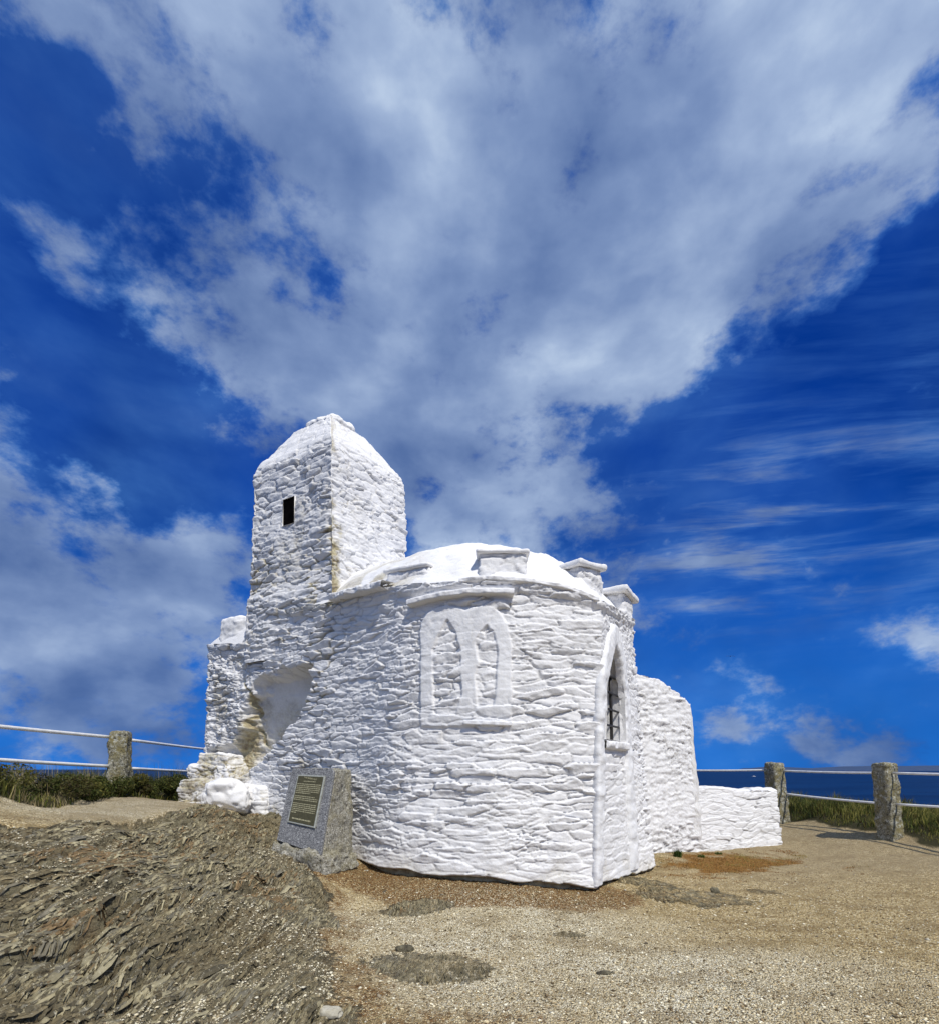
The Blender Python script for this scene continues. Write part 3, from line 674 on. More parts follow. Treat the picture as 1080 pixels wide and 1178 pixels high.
# drop hidden rows never seen is not needed: the foot is buried
me = mesh_np('wall', to_local(Pd.reshape(-1, 3), HUT), q, dict(stain_shade=np.clip(stain_shade, 0, 1).ravel(), joint=np.clip(jo, 0, 1).ravel()))
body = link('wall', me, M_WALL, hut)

def surf(s, z, off):
    """a point on the undisplaced wall, s metres along, height z, pushed out by off"""
    s = np.mod(np.asarray(s, float), RL); z = np.asarray(z, float); off = np.asarray(off, float)
    b = np.stack([np.interp(s, RS, RB[:, k]) for k in range(3)], -1); t_ = np.stack([np.interp(s, RS, RT[:, k]) for k in range(3)], -1)
    nb = np.stack([np.interp(s, RS, NR[:, m_rows // 2, k]) for k in range(3)], -1); nb /= np.linalg.norm(nb, axis=-1, keepdims=True)
    f = (z - b[..., 2]) / (t_[..., 2] - b[..., 2])
    return b + (t_ - b) * f[..., None] + nb * off[..., None]
def s_at_px(x, z):            # distance along the front wall of a measured picture column at height z
    ii = np.arange(0, NA); f = (z - RB[ii, 2]) / (RT[ii, 2] - RB[ii, 2])
    X = RB[ii, 0] + (RT[ii, 0] - RB[ii, 0]) * f; Y = RB[ii, 1] + (RT[ii, 1] - RB[ii, 1]) * f
    return float(np.interp(x, HX + F * X / Y, RS[ii]))
def resample(path, d=0.015):
    path = np.asarray(path, float); L = np.concatenate([[0], np.cumsum(np.linalg.norm(np.diff(path, axis=0), axis=1))])
    n = max(4, int(L[-1] / d)); q_ = np.linspace(0, L[-1], n)
    return np.stack([np.interp(q_, L, path[:, 0]), np.interp(q_, L, path[:, 1])], 1)
def smooth_path(p, k=5):
    p = p.copy()
    for _ in range(k): p[1:-1] = (p[:-2] + 2 * p[1:-1] + p[2:]) / 4
    return p
def band(name, path, width, thick, mat, parent, seed=0, inset=-0.05, wob=0.008, base=(0, 9, 0)):
    """plaster band laid on the wall along (s,z)"""
    p = smooth_path(resample(path)); tg = np.gradient(p, axis=0); tg /= np.linalg.norm(tg, axis=1, keepdims=True)
    nrm = np.stack([-tg[:, 1], tg[:, 0]], 1)
    wv_ = np.linspace(-1, 1, 15); prof = np.array([inset, thick * .35] + [thick * (1 - 0.35 * abs(a) ** 4) for a in wv_[2:-2]] + [thick * .35, inset])
    wn = width if np.ndim(width) == 0 else np.interp(np.linspace(0, 1, len(p)), np.linspace(0, 1, len(width)), width)
    W2 = (np.ones(len(p)) * wn)[:, None] * wv_[None, :] * 0.5
    W2 = W2 * (1 + 0.10 * fbm2(np.arange(len(p))[:, None] * 0.12 + 0 * W2, np.sign(wv_)[None, :] * 3.3 + 0 * W2, 3, seed + 5))
    S_ = p[:, 0][:, None] + nrm[:, 0][:, None] * W2; Z_ = p[:, 1][:, None] + nrm[:, 1][:, None] * W2
    O_ = prof[None, :] + wob * fbm2(S_ * 9, Z_ * 9, 3, seed) + 0.028 * fbm2(S_ * 1.1, Z_ * 1.4, 3, 313) * 1.0
    Vv = surf(S_, Z_, O_).reshape(-1, 3)
    me = mesh_np(name, to_local(Vv, HUT), grid_faces(len(p), len(wv_)), dict(stain_shade=np.full(len(Vv), 0.04), joint=np.zeros(len(Vv))))
    return link(name, me, mat, parent)

def zpx(y, Y): return CZ + (HY - y) / F * Y
# --- two blind lancets
blind = None
band('lancet_sill', [(s_at_px(534, 2.3), zpx(832, 7.2)), (s_at_px(588, 2.3), zpx(834, 7.2))], 0.07, 0.045, M_PLASTER, hut, 21, wob=0.02)
# hood slab above them
def s_p(x, y, Yd=7.25): return (s_at_px(x, zpx(y, Yd)), zpx(y, Yd))
band('hood_slab', [s_p(473, 690), s_p(500, 687), s_p(540, 685), s_p(590, 687)], 0.10, 0.11, M_WALL, hut, 33, wob=0.02)
band('coping_slab', [s_p(530, 672), s_p(560, 670), s_p(610, 673), s_p(650, 679), s_p(686, 690)], 0.075, 0.075, M_WALL, hut, 35, wob=0.03)
band('coping_slab', [s_p(388, 688, 8.4), s_p(405, 684, 8.2), s_p(430, 680, 8.0), s_p(450, 677, 7.8)], 0.13, 0.16, M_WALL, hut, 39, wob=0.05)

# --- the barred window
win = link('window', mesh_np('window', np.zeros((4, 3)), np.array([[0, 1, 2, 3]])), None, hut)   # mesh replaced below by the reveal
def arch_path(g, z0):
    c = (WU0 + WU1) / 2; hw = (WU1 - WU0) / 2 + g; p = [(c - hw, z0)]
    for a in np.linspace(0, 1, 25): p.append((c - hw + hw * a, WZS + (WZA + g - WZS) * max(0, 1 - (1 - a) ** 1.7)))
    for a in np.linspace(0, 1, 25)[1:]: p.append((c + hw * a, WZS + (WZA + g - WZS) * max(0, 1 - a ** 1.7)))
    p.append((c + hw, z0)); return np.array(p)
ap = arch_path(0.0, WZ0); closed = np.vstack([resample(ap, 0.03), ap[:1]])
offs = np.array([0.03, 0.0, -0.08, -0.16, -0.24, -0.32, -0.38])
Sg = S_CORNER + closed[:, 0][:, None] + 0 * offs[None, :]; Zg = closed[:, 1][:, None] + 0 * offs[None, :]
nz_ = 0.012 * fbm2(Sg * 8 + offs[None, :] * 9, Zg * 8, 3, 44)
Vv = surf(Sg + nz_, Zg + nz_, offs[None, :] + 0 * Sg).reshape(-1, 3)
me = mesh_np('window', to_local(Vv, HUT), grid_faces(len(closed), len(offs)), dict(stain_shade=np.full(len(Vv), 0.10), joint=np.zeros(len(Vv))))
old = win.data; win.data = me; me.materials.append(M_WALL)
me.polygons.foreach_set('use_smooth', np.ones(len(me.polygons), dtype=bool)); bpy.data.meshes.remove(old)
# near-black sheet that paints in the shade of the room behind
c0 = surf(np.array([S_CORNER + .7]), np.array([2.7]), np.array([-0.375]))
rimv = surf(S_CORNER + closed[:, 0] * 1.0 , closed[:, 1], np.full(len(closed), -0.375)); Vv = np.vstack([rimv, c0])
tri = np.stack([np.arange(len(closed) - 1), np.arange(1, len(closed)), np.full(len(closed) - 1, len(closed))], 1)
link('shade_sheet', mesh_np('shade_sheet', to_local(Vv, HUT), None, tri=tri), M_DARK, win, False)
# plaster frame
fp = arch_path(0.17, 0.15)
fr_ = band('window_frame', [(S_CORNER + a, b) for a, b in fp], [0.26, 0.26, 0.31, 0.37, 0.36, 0.35, 0.36], 0.05, M_PLASTER, hut, 51, wob=0.02)
band('sill', [(S_CORNER + 0.18, 1.98), (S_CORNER + 1.24, 1.98)], 0.14, 0.07, M_WALL, win, 55, wob=0.03)
def tube(name, pts, r, mat, parent, k=8, base=HUT, seed=None, caps=True):
    pts = np.asarray(pts, float); n = len(pts); tg = np.gradient(pts, axis=0); tg /= np.linalg.norm(tg, axis=1, keepdims=True)
    up = np.array([0, 0, 1.0]) if abs(tg[0, 2]) < 0.9 else np.array([1.0, 0, 0])
    a = np.cross(tg, up); a /= np.linalg.norm(a, axis=1, keepdims=True); b = np.cross(a, tg)
    th = np.arange(k) * 2 * math.pi / k
    Vv = pts[:, None, :] + r * (a[:, None, :] * np.cos(th)[None, :, None] + b[:, None, :] * np.sin(th)[None, :, None])
    Vv = Vv.reshape(-1, 3)
    I = np.arange(n - 1)[:, None]; Jx = np.arange(k)[None, :]; J2 = (Jx + 1) % k
    q = np.stack([I * k + Jx, I * k + J2, (I + 1) * k + J2, (I + 1) * k + Jx], -1).reshape(-1, 4)
    Vv = np.vstack([Vv, pts[:1], pts[-1:]]); t1 = [[n * k, (j + 1) % k, j] for j in range(k)] + [[n * k + 1, (n - 1) * k + j, (n - 1) * k + (j + 1) % k] for j in range(k)]
    me = mesh_np(name, to_local(Vv, base), q, tri=np.array(t1))
    return link(name, me, mat, parent)
for u_ in (0.60, 0.90):
    tube('window_bar', surf(np.full(2, S_CORNER + u_), np.array([2.03, 3.25]), np.full(2, -0.10)), 0.024, M_IRON, win)
for z_ in (2.27, 2.50, 2.74, 2.98):
    tube('window_bar', surf(S_CORNER + np.array([0.22, 1.20]), np.full(2, z_), np.full(2, -0.075)), 0.016, M_IRON, win)

# --- roof: low stone dome behind the battlements
nr = 170; RC = np.array([-0.25, 9.5, 5.14]); idx = np.arange(0, len(RS), 2); n6 = len(idx)
rr = np.linspace(1.0, 0.0, nr); T0 = RT[idx]
V = np.zeros((n6, nr, 3))
for j, r in enumerate(rr):
    V[:, j, :2] = RC[:2] + (T0[:, :2] - RC[:2]) * r
    h_ = 1 - r ** 3.2
    V[:, j, 2] = T0[:, 2] - 0.02 + (RC[2] - T0[:, 2]) * h_
flat = sst(-1.9, -2.6, V[:, :, 0])           # under the turret the roof stays low
V[:, :, 2] = V[:, :, 2] * (1 - flat) + np.minimum(V[:, :, 2], 4.5) * flat
Dn = 0.75 * stone_relief(V[:, :, 0] + 0.7 * V[:, :, 1], V[:, :, 2] * 0.9 + 0.25 * V[:, :, 1], 74, 0.6, 0.13, 0.8)[0] + 0.05 * fbm3(V[:, :, 0] * 1.5, V[:, :, 1] * 1.5, V[:, :, 2] * 1.5, 4, 71) + 0.012 * fbm3(V[:, :, 0] * 7, V[:, :, 1] * 7, V[:, :, 2] * 7, 3, 72)
V[:, :, 2] += Dn * sst(1.0, 0.93, rr)[None, :]
st = 0.10 + 0.14 * fbm2(V[:, :, 0] * 2.5, V[:, :, 1] * 1.5, 4, 75) + 0.50 * sst(-0.2, -1.4, V[:, :, 0]) * sst(0.0, 0.3, 0.2 + fbm2(V[:, :, 0] * 2, V[:, :, 1] * 2, 3, 73)) * sst(9.4, 8.4, V[:, :, 1])
q = grid_faces(n6, nr, True)
link('roof', mesh_np('roof', to_local(V.reshape(-1, 3), HUT), q, dict(stain_shade=st.ravel(), joint=np.zeros(V.shape[0] * nr))), M_WALL, hut)

# --- generic rough block from 8 corners
def rough_block(name, corners, mat, parent, base, res=0.03, amp=0.02, stone=0.0, rnd=0.06, seed=0, stain_shade=0.0, stain_shade_fn=None, freq=3.0):
    """corners: 4 bottom (ccw seen from above) then 4 top"""
    c = np.asarray(corners, float); lx = np.linalg.norm(c[1] - c[0]); ly = np.linalg.norm(c[3] - c[0]); lz = np.linalg.norm(c[4] - c[0])
    nx, ny, nz = [max(3, int(l / res)) for l in (lx, ly, lz)]
    vid = {}; vv = []; faces = []
    def vert(i, j, k):
        key = (i, j, k)
        if key not in vid: vid[key] = len(vv); vv.append((i / nx, j / ny, k / nz))
        return vid[key]
    for i in range(nx):
        for j in range(ny):
            faces.append([vert(i, j, 0), vert(i, j + 1, 0), vert(i + 1, j + 1, 0), vert(i + 1, j, 0)])
            faces.append([vert(i, j, nz), vert(i + 1, j, nz), vert(i + 1, j + 1, nz), vert(i, j + 1, nz)])
    for i in range(nx):
        for k in range(nz):
            faces.append([vert(i, 0, k), vert(i + 1, 0, k), vert(i + 1, 0, k + 1), vert(i, 0, k + 1)])
            faces.append([vert(i, ny, k), vert(i, ny, k + 1), vert(i + 1, ny, k + 1), vert(i + 1, ny, k)])
    for j in range(ny):
        for k in range(nz):
            faces.append([vert(0, j, k), vert(0, j, k + 1), vert(0, j + 1, k + 1), vert(0, j + 1, k)])
            faces.append([vert(nx, j, k), vert(nx, j + 1, k), vert(nx, j + 1, k + 1), vert(nx, j, k + 1)])
    u = np.array(vv); L = np.array([lx, ly, lz])
    # round the edges
    q_ = (u - 0.5) * L; hb = L / 2 - np.minimum(rnd, L * 0.45); qc = np.clip(q_, -hb, hb); dlt = q_ - qc
    ln = np.linalg.norm(dlt, axis=1, keepdims=True); rr_ = np.minimum(rnd, (L * 0.45).min())
    q_ = np.where(ln > rr_, qc + dlt / np.maximum(ln, 1e-9) * rr_, q_)
    u = q_ / L + 0.5
    def tri_(u):
        x, y, z = u[:, 0:1], u[:, 1:2], u[:, 2:3]
        b = (c[0] * (1 - x) + c[1] * x) * (1 - y) + (c[3] * (1 - x) + c[2] * x) * y
        t = (c[4] * (1 - x) + c[5] * x) * (1 - y) + (c[7] * (1 - x) + c[6] * x) * y
        return b * (1 - z) + t * z
    Pp = tri_(u); fq = np.array(faces)
    fn = np.cross(Pp[fq[:, 2]] - Pp[fq[:, 0]], Pp[fq[:, 3]] - Pp[fq[:, 1]]); N = np.zeros_like(Pp)
    for k in range(4): np.add.at(N, fq[:, k], fn)
    N /= np.linalg.norm(N, axis=1, keepdims=True) + 1e-12
    d = amp * fbm3(Pp[:, 0] * freq, Pp[:, 1] * freq, Pp[:, 2] * freq, 5, seed, 0.6); jj = np.zeros(len(Pp))
    if stone > 0:
        e = c[1] - c[0]; e = e / np.linalg.norm(e); f = c[3] - c[0]; f = f / np.linalg.norm(f)
        ss = Pp @ e + Pp @ f
        ds, jj = stone_relief(ss, Pp[:, 2] + 0.06 * fbm2(ss * 2, ss * 0, 2, seed), seed + 5, 0.36, 0.09, stone, -0.3)
        side = sst(0.75, 0.45, np.abs(N[:, 2])); d = d + ds * side; jj = jj * side * 0.6
    Pp = Pp + N * d[:, None]
    sv = np.full(len(Pp), stain_shade) if stain_shade_fn is None else stain_shade_fn(Pp, jj)
    me = mesh_np(name, to_local(Pp, base), fq, dict(stain_shade=np.clip(sv, 0, 1), joint=jj))
    return link(name, me, mat, parent)
def box_c(p0, ex, ey, z0, z1, top_in=0.0, tz=(0, 0, 0, 0)):
    p0 = np.array(p0, float); ex = np.array(ex, float); ey = np.array(ey, float)
    b = [p0, p0 + ex, p0 + ex + ey, p0 + ey]; m = (p0 + (ex + ey) / 2)
    B_ = [np.array([*v, z0]) for v in b]; T_ = [np.array([*(v + (m - v) * top_in), z1 + tz[i]]) for i, v in enumerate(b)]
    return B_ + T_

# --- battlements
def merlon(p0, ex, ey, z0, z1, seed, cap=0.06, over=0.05, tz=(0, 0, 0, 0), capz=None, stn=0.0):
    m = rough_block('merlon', box_c(p0, ex, ey, z0, z1, 0.04, tz), M_WALL, hut, HUT, 0.02, 0.03, 0.7, 0.05, seed, stn)
    ex_, ey_ = np.array(ex, float), np.array(ey, float); ux = ex_ / np.linalg.norm(ex_); uy = ey_ / np.linalg.norm(ey_)
    q0 = np.array(p0) - ux * over - uy * over
    tz2 = capz if capz else tz
    b = box_c(q0, ex_ + ux * over * 2, ey_ + uy * over * 2, 0, 0)
    cb = [np.array([v[0], v[1], z1 - 0.01 + tz2[i % 4]]) for i, v in enumerate(b[:4])] + [np.array([v[0], v[1], z1 + cap + tz2[i % 4]]) for i, v in enumerate(b[:4])]
    rough_block('merlon_cap', cb, M_WALL, m, HUT, 0.02, 0.03, 0, 0.03, seed + 40, 0.06)
    return m
P1 = pt(549, 672, 7.2); P2 = pt(608, 672, 7.2)
merlon((P1[0], 7.22), (P2[0] - P1[0], 0.02), (0.02, 0.52), 3.95, 4.47, 11, 0.05, 0.02)
merlon((1.47, 7.48), (0.46, 0.58), (-0.40, 0.42), 3.70, 4.40, 12, 0.075, 0.05, (0.0, 0.14, 0.12, -0.02))
merlon((2.40, 8.66), (0.25, 0.38), (-0.48, 0.32), 3.75, 4.40, 13, 0.08, 0.08, (0.02, -0.05, 0.0, 0.04))
P1 = pt(444, 668, 7.85); P2 = pt(492, 664, 7.55)
merlon((P1[0], P1[1]), (P2[0] - P1[0], P2[1] - P1[1]), (0.25, 0.45), 4.05, 4.42, 14, 0.05, 0.03, stn=0.12)
P1 = pt(248, 740, 10.35); P2 = pt(285, 740, 10.05)
rough_block('merlon', box_c((P1[0], P1[1]), (P2[0] - P1[0], P2[1] - P1[1]), (0.25, 0.5), 3.85, 4.46, 0.06), M_WALL, hut, HUT, 0.025, 0.06, 0.4, 0.10, 15, 0.10)
# a stained slab beside the foot of the turret
P1 = pt(388, 684, 8.3)
rough_block('coping_slab', box_c((P1[0], P1[1]), (0.55, -0.35), (0.3, 0.5), 4.18, 4.34, 0.1), M_WALL, hut, HUT, 0.02, 0.06, 0, 0.06, 16, 0.50)
rough_block('coping_slab', box_c((-1.55, 8.45), (0.75, -0.25), (0.25, 0.5), 4.36, 4.56, 0.1), M_WALL, hut, HUT, 0.02, 0.05, 0, 0.06, 17, 0.34)

# --- turret
tn = pt(382, 600, 8.75); tl = pt(288, 600, 9.75); tr = pt(469, 600, 10.1)
cs = np.array([tn[:2], tr[:2], tr[:2] + tl[:2] - tn[:2], tl[:2]])       # near, right, far, left
ctr = cs.mean(0)
def turret_ring(res):
    out = []; 
    for i in range(4):
        a, b = cs[i], cs[(i + 1) % 4]; L = np.linalg.norm(b - a)
        rs_ = res if i in (0, 3) else res * 3
        k = int(L / rs_)
        out.append(a[None, :] + (b - a)[None, :] * (np.arange(k) / k)[:, None])
    return np.vstack(out)
tr2 = turret_ring(0.0135); nT = len(tr2)
sT = np.concatenate([[0], np.cumsum(np.linalg.norm(np.diff(tr2, axis=0), axis=1))])
# profile (height, scale)
prof = [(3.5, 1.02), (4.5, 1.0), (5.5, 0.985), (6.4, 0.965), (6.72, 0.955)]
zz = np.arange(3.5, 6.80, 0.0135); scl = np.interp(zz, [p[0] for p in prof], [p[1] for p in prof])
scl = scl + 0.05 * np.exp(-np.maximum(zz - 4.55, 0) / 0.14)
prof_r = [(6.80, 0.953), (6.90, 0.925), (7.02, 0.86), (7.30, 0.66), (7.52, 0.50), (7.60, 0.455)]
zr = np.arange(6.80, 7.60, 0.0135); sr_ = np.interp(zr, [p[0] for p in prof_r], [p[1] for p in prof_r])
def loft(zs, sc):
    Pq = np.zeros((nT, len(zs), 3)); Pq[:, :, :2] = ctr[None, None, :] + (tr2 - ctr)[:, None, :] * sc[None, :, None]; Pq[:, :, 2] = zs[None, :]
    return Pq
def rnormals(Pq, k=3):
    ds = np.roll(Pq, -k, 0) - np.roll(Pq, k, 0); dt = np.gradient(Pq, axis=1); N = np.cross(ds, dt); return N / (np.linalg.norm(N, axis=2, keepdims=True) + 1e-9)
Zall = np.concatenate([zz, zr]); Sall = np.concatenate([scl, sr_])
Pq = loft(Zall, Sall); Nq = rnormals(Pq); SSt = np.repeat(sT[:, None], len(Zall), 1); Zt = Pq[:, :, 2]
Lr = np.linalg.norm(cs[1] - cs[0]); Ltot = sT[-1] + 0.02
d1_, j1_ = stone_relief(SSt, Zt, 23, 0.40, 0.105, 1.15, -0.05); d2_, j2_ = stone_relief(SSt, Zt, 27, 0.32, 0.075, 1.15, -0.35)
onleft = sst(Ltot - 2.1, Ltot - 1.9, SSt)
low = sst(5.9, 5.3, Zt) * onleft
Dt = d1_ * (1 - low) + d2_ * low; jT = j1_ * (1 - low) + j2_ * low
onright = sst(Lr + .02, Lr - .05, SSt)
Dt = Dt * (1 - 0.10 * onright); jT = jT * (1 - 0.25 * onright)
roofm = sst(6.85, 7.1, Zt); Dt = Dt * (1 - 0.55 * roofm) + 0.03 * fbm3(Pq[:, :, 0] * 2, Pq[:, :, 1] * 2, Zt * 2, 3, 81)
dcor = np.minimum(SSt, Ltot - SSt)           # distance from the near corner
Dt = Dt - 0.05 * sst(0.16, 0.02, dcor) * sst(4.9, 5.2, Zt) * sst(6.0, 5.7, Zt) * (0.6 + fbm2(SSt * 6, Zt * 6, 3, 82))
stT = (0.35 + 0.75 * jT) * sst(0.34, 0.0, dcor + 0.35 * fbm2(SSt * 5, Zt * 6, 4, 83)) * sst(4.6, 4.9, Zt) * sst(6.15, 5.75, Zt) * (0.55 + 0.45 * (SSt < 1))
stT = stT + jT * 0.45 * low * 0.8 + jT * 0.15 + 0.30 * onleft * sst(0.0, 0.4, fbm2(SSt * 1.6, Zt * 1.0, 4, 86)) * sst(7.0, 6.0, Zt)
stT = stT + 0.40 * onright * sst(0.0, 0.35, fbm2(SSt * 3, Zt * 1.6, 4, 87)) * sst(0.9, 0.1, SSt)
stT = stT + 0.35 * onright * sst(5.0, 4.6, Zt) * sst(-.1, .3, fbm2(SSt * 2, Zt * 2, 3, 84)) + 0.12 * onright * sst(-0.1, .3, fbm2(SSt * 1.5, Zt * 1.5, 3, 85))
Pq2 = Pq + Nq * Dt[:, :, None]
kz = len(zz)
# window slit on the left face
TWs0, TWs1, TWz0, TWz1 = None, None, 5.74, 6.18
fl = (cs[0] - cs[3]); Lf = np.linalg.norm(fl)
def s_turret_px(x, z):
    sel = np.where(sT > Ltot - Lf - 0.01)[0]; sc = np.interp(z, prof and [p[0] for p in prof], [p[1] for p in prof])
    Xq = ctr[0] + (tr2[sel, 0] - ctr[0]) * sc; Yq = ctr[1] + (tr2[sel, 1] - ctr[1]) * sc
    px_ = HX + F * Xq / Yq; o = np.argsort(px_); return float(np.interp(x, px_[o], sT[sel][o]))
TWs0, TWs1 = s_turret_px(325.5, 5.95), s_turret_px(338.5, 5.95)
q = grid_faces(nT, kz + 1, True)
Vt = Pq2[:, :kz + 1].reshape(-1, 3); sf_ = SSt[:, :kz + 1].ravel()[q].mean(1); zf_ = Vt[:, 2][q].mean(1)
kill = (sf_ > TWs0) & (sf_ < TWs1) & (zf_ > TWz0) & (zf_ < TWz1); q = q[~kill]
turret = link('turret', mesh_np('turret', to_local(Vt, HUT), q, dict(stain_shade=np.clip(stT[:, :kz + 1], 0, 1).ravel(), joint=jT[:, :kz + 1].ravel() * .8)), M_WALL, hut)
q = grid_faces(nT, len(Zall) - kz, True); Vt = Pq2[:, kz:].reshape(-1, 3)
link('turret_roof', mesh_np('turret_roof', to_local(Vt, HUT), q, dict(stain_shade=np.clip(stT[:, kz:], 0, 1).ravel(), joint=jT[:, kz:].ravel() * .3)), M_WALL, turret)
cc4 = [ctr + (v - ctr) * 0.47 for v in cs]; cc5 = [ctr + (v - ctr) * 0.44 for v in cs]
rough_block('turret_cap', [np.array([*v, 7.45]) for v in cc4] + [np.array([*v, 7.84]) for v in cc5], M_WALL, turret, HUT, 0.02, 0.09, 0.3, 0.24, 18, 0.03)
# slit reveal
lefte = fl / Lf; nl = np.array([lefte[1], -lefte[0]]);  nl = nl if nl @ (cs[0] - ctr) > 0 else -nl
def tsurf(s, z, off):
    sc = np.interp(z, [p[0] for p in prof], [p[1] for p in prof]); i = np.interp(s, sT, np.arange(nT)); a = np.array([np.interp(s, sT, tr2[:, 0]), np.interp(s, sT, tr2[:, 1])])
    a = ctr + (a - ctr) * sc + nl * off; return np.array([a[0], a[1], z])
e = 0.004
rim = [(TWs0 - e, TWz0 - e), (TWs1 + e, TWz0 - e), (TWs1 + e * 1.5, TWz1 + e), (TWs0 - e, TWz1 + e)]
Vr = np.array([tsurf(s, z, o) for o in (0.0, -0.35) for s, z in rim])
slit = link('slit_window', mesh_np('slit_window', to_local(Vr, HUT), np.array([[0, 1, 5, 4], [1, 2, 6, 5], [2, 3, 7, 6], [3, 0, 4, 7]]), dict(stain_shade=np.full(8, 0.3), joint=np.zeros(8))), M_WALL, turret, False)
Vr2 = np.array([tsurf(s, z, -0.015) for s, z in rim])
link('shade_sheet', mesh_np('shade_sheet', to_local(Vr2, HUT), np.array([[0, 1, 2, 3]])), M_DARK, slit, False)  # near-black sheet stands in for the shade inside the slit

# --- wing wall to the right: tall sloping part then low wall
def wall_slab(name, path_px, thick, seed, parent=hut, res=0.02, rough_=0.8, right_lean=None):
    """path_px: list of (x, ybase, ytop, Y); back side parallel at 'thick' behind"""
    A_ = np.array([[*(pt(x, yb, Y)), pt(x, yt, Y)[2]] for x, yb, yt, Y in path_px])
    L = np.concatenate([[0], np.cumsum(np.linalg.norm(np.diff(A_[:, :2], axis=0), axis=1))]); n = int(L[-1] / res); s = np.linspace(0, L[-1], n)
    X, Y, ZB, ZT = [np.interp(s, L, A_[:, k]) for k in range(4)]
    ZT = ZT + 0.04 * fbm2(s * 4, s * 0, 3, seed + 1)
    d = (A_[-1, :2] - A_[0, :2]); d = d / np.linalg.norm(d); nb = np.array([d[1], -d[0]]); nb = nb if nb[1] < 0 else -nb
    m1 = int(3.3 / res); kt = max(4, int(thick / (res * 2)))
    def prow(i):
        rows = []
        zb, zt = ZB[i] - 0.35, ZT[i]
        f = np.linspace(0, 1, m1); front = np.stack([X[i] + nb[0] * 0.16 * (1 - f), Y[i] + nb[1] * 0.16 * (1 - f), zb + (zt - zb) * f], 1)
        g = np.linspace(0, 1, kt)[1:-1]; top = np.stack([X[i] - nb[0] * thick * g, Y[i] - nb[1] * thick * g, zt + 0.05 * np.sin(g * math.pi)], 1)
        h = np.linspace(1, 0, 12); back = np.stack([X[i] - nb[0] * (thick + 0.08 * (1 - h)), Y[i] - nb[1] * (thick + 0.08 * (1 - h)), zb + (zt - zb) * h], 1)
        return np.vstack([front, top, back])
    G = np.array([prow(i) for i in range(n)])
    # end cap: pull the profile together beyond the end
    ends = []
    mids = G[-1].mean(0); 
    for f in np.linspace(0.15, 1, 14):
        e_ = G[-1].copy(); cxy = (G[-1][0, :2] + G[-1][-1, :2]) / 2; a = math.sin(f * math.pi / 2)
        k_ = 1 - max(0, (f - 0.3) / 0.7)
        e_[:, :2] = cxy + (e_[:, :2] - cxy) * k_ + d * (0.05 * a + 0.10 * (1 - (G[-1][:, 2:3] - G[-1][:, 2].min()) / np.ptp(G[-1][:, 2])) * a)
        ends.append(e_)
    G = np.concatenate([G, np.array(ends)])
    ds = np.gradient(G, axis=0); dt = np.gradient(G, axis=1); N = np.cross(ds, dt); N /= np.linalg.norm(N, axis=2, keepdims=True) + 1e-9
    S_ = np.repeat(np.concatenate([s, s[-1] + np.linspace(.02, .3, len(ends))])[:, None], G.shape[1], 1)
    dd, jj = stone_relief(S_, G[:, :, 2], seed, 0.36, 0.085, rough_ * 1.3, -0.15)
    G2 = G + N * dd[:, :, None]
    st_ = 0.18 * jj + 0.15 * sst(0.15, 0, G[:, :, 2] - np.concatenate([ZB, np.full(len(ends), ZB[-1])])[:, None])
    me = mesh_np(name, to_local(G2.reshape(-1, 3), HUT), grid_faces(G.shape[0], G.shape[1]), dict(stain_shade=np.clip(st_, 0, 1).ravel(), joint=(jj * .9).ravel()))
    return link(name, me, M_WALL, parent)
wall_slab('wing_wall', [(722, 985, 764, 9.7), (735, 984, 774, 9.85), (760, 983, 783, 10.12), (780, 982, 797, 10.35), (793, 982, 811, 10.5), (798, 982, 845, 10.55), (803, 982, 905, 10.6)], 0.42, 33)
wall_slab('low_wall', [(790, 981, 910, 10.5), (805, 981, 908, 10.62), (850, 977, 909, 11.0), (892, 972, 910, 11.42)], 0.40, 37, rough_=0.55)

# --- whitewashed boulders at the left foot
def boulder(name, c, r, mat, seed, amp=0.18, sub=5, freq=1.3, parent=None, flatten=0.0, stain_shade=0.0, rot=0.0):
    import bmesh
    bm = bmesh.new(); bmesh.ops.create_icosphere(bm, subdivisions=sub, radius=1.0)
    v = np.array([x.co[:] for x in bm.verts]); f = np.array([[x.index for x in fc.verts] for fc in bm.faces]); bm.free()
    pv = np.sign(v) * np.abs(v) ** 0.8
    d = 1 + amp * fbm3(v[:, 0] * freq + seed, v[:, 1] * freq, v[:, 2] * freq, 5, seed, 0.55)
    pv = pv * d[:, None] * np.array(r)
    cr, sr = math.cos(rot), math.sin(rot); pv = np.stack([pv[:, 0] * cr - pv[:, 1] * sr, pv[:, 0] * sr + pv[:, 1] * cr, pv[:, 2]], 1)
    st = np.full(len(v), stain_shade) + 0.5 * stain_shade * fbm3(v[:, 0] * 2, v[:, 1] * 2, v[:, 2] * 2, 3, seed)
    me = mesh_np(name, pv, None, dict(stain_shade=np.clip(st, 0, 1), joint=np.zeros(len(v))), tri=f)
    o = link(name, me, mat, parent); o.location = c; return o
c = pt(262, 917, 9.25); o = boulder('boulder', tuple(c), (0.38, 0.30, 0.29), M_WALL, 5, 0.42, freq=1.3, stain_shade=0.16)
tag(o, 'rounded white-painted boulder lying at the foot of the hollow in the hut wall', 'boulder')
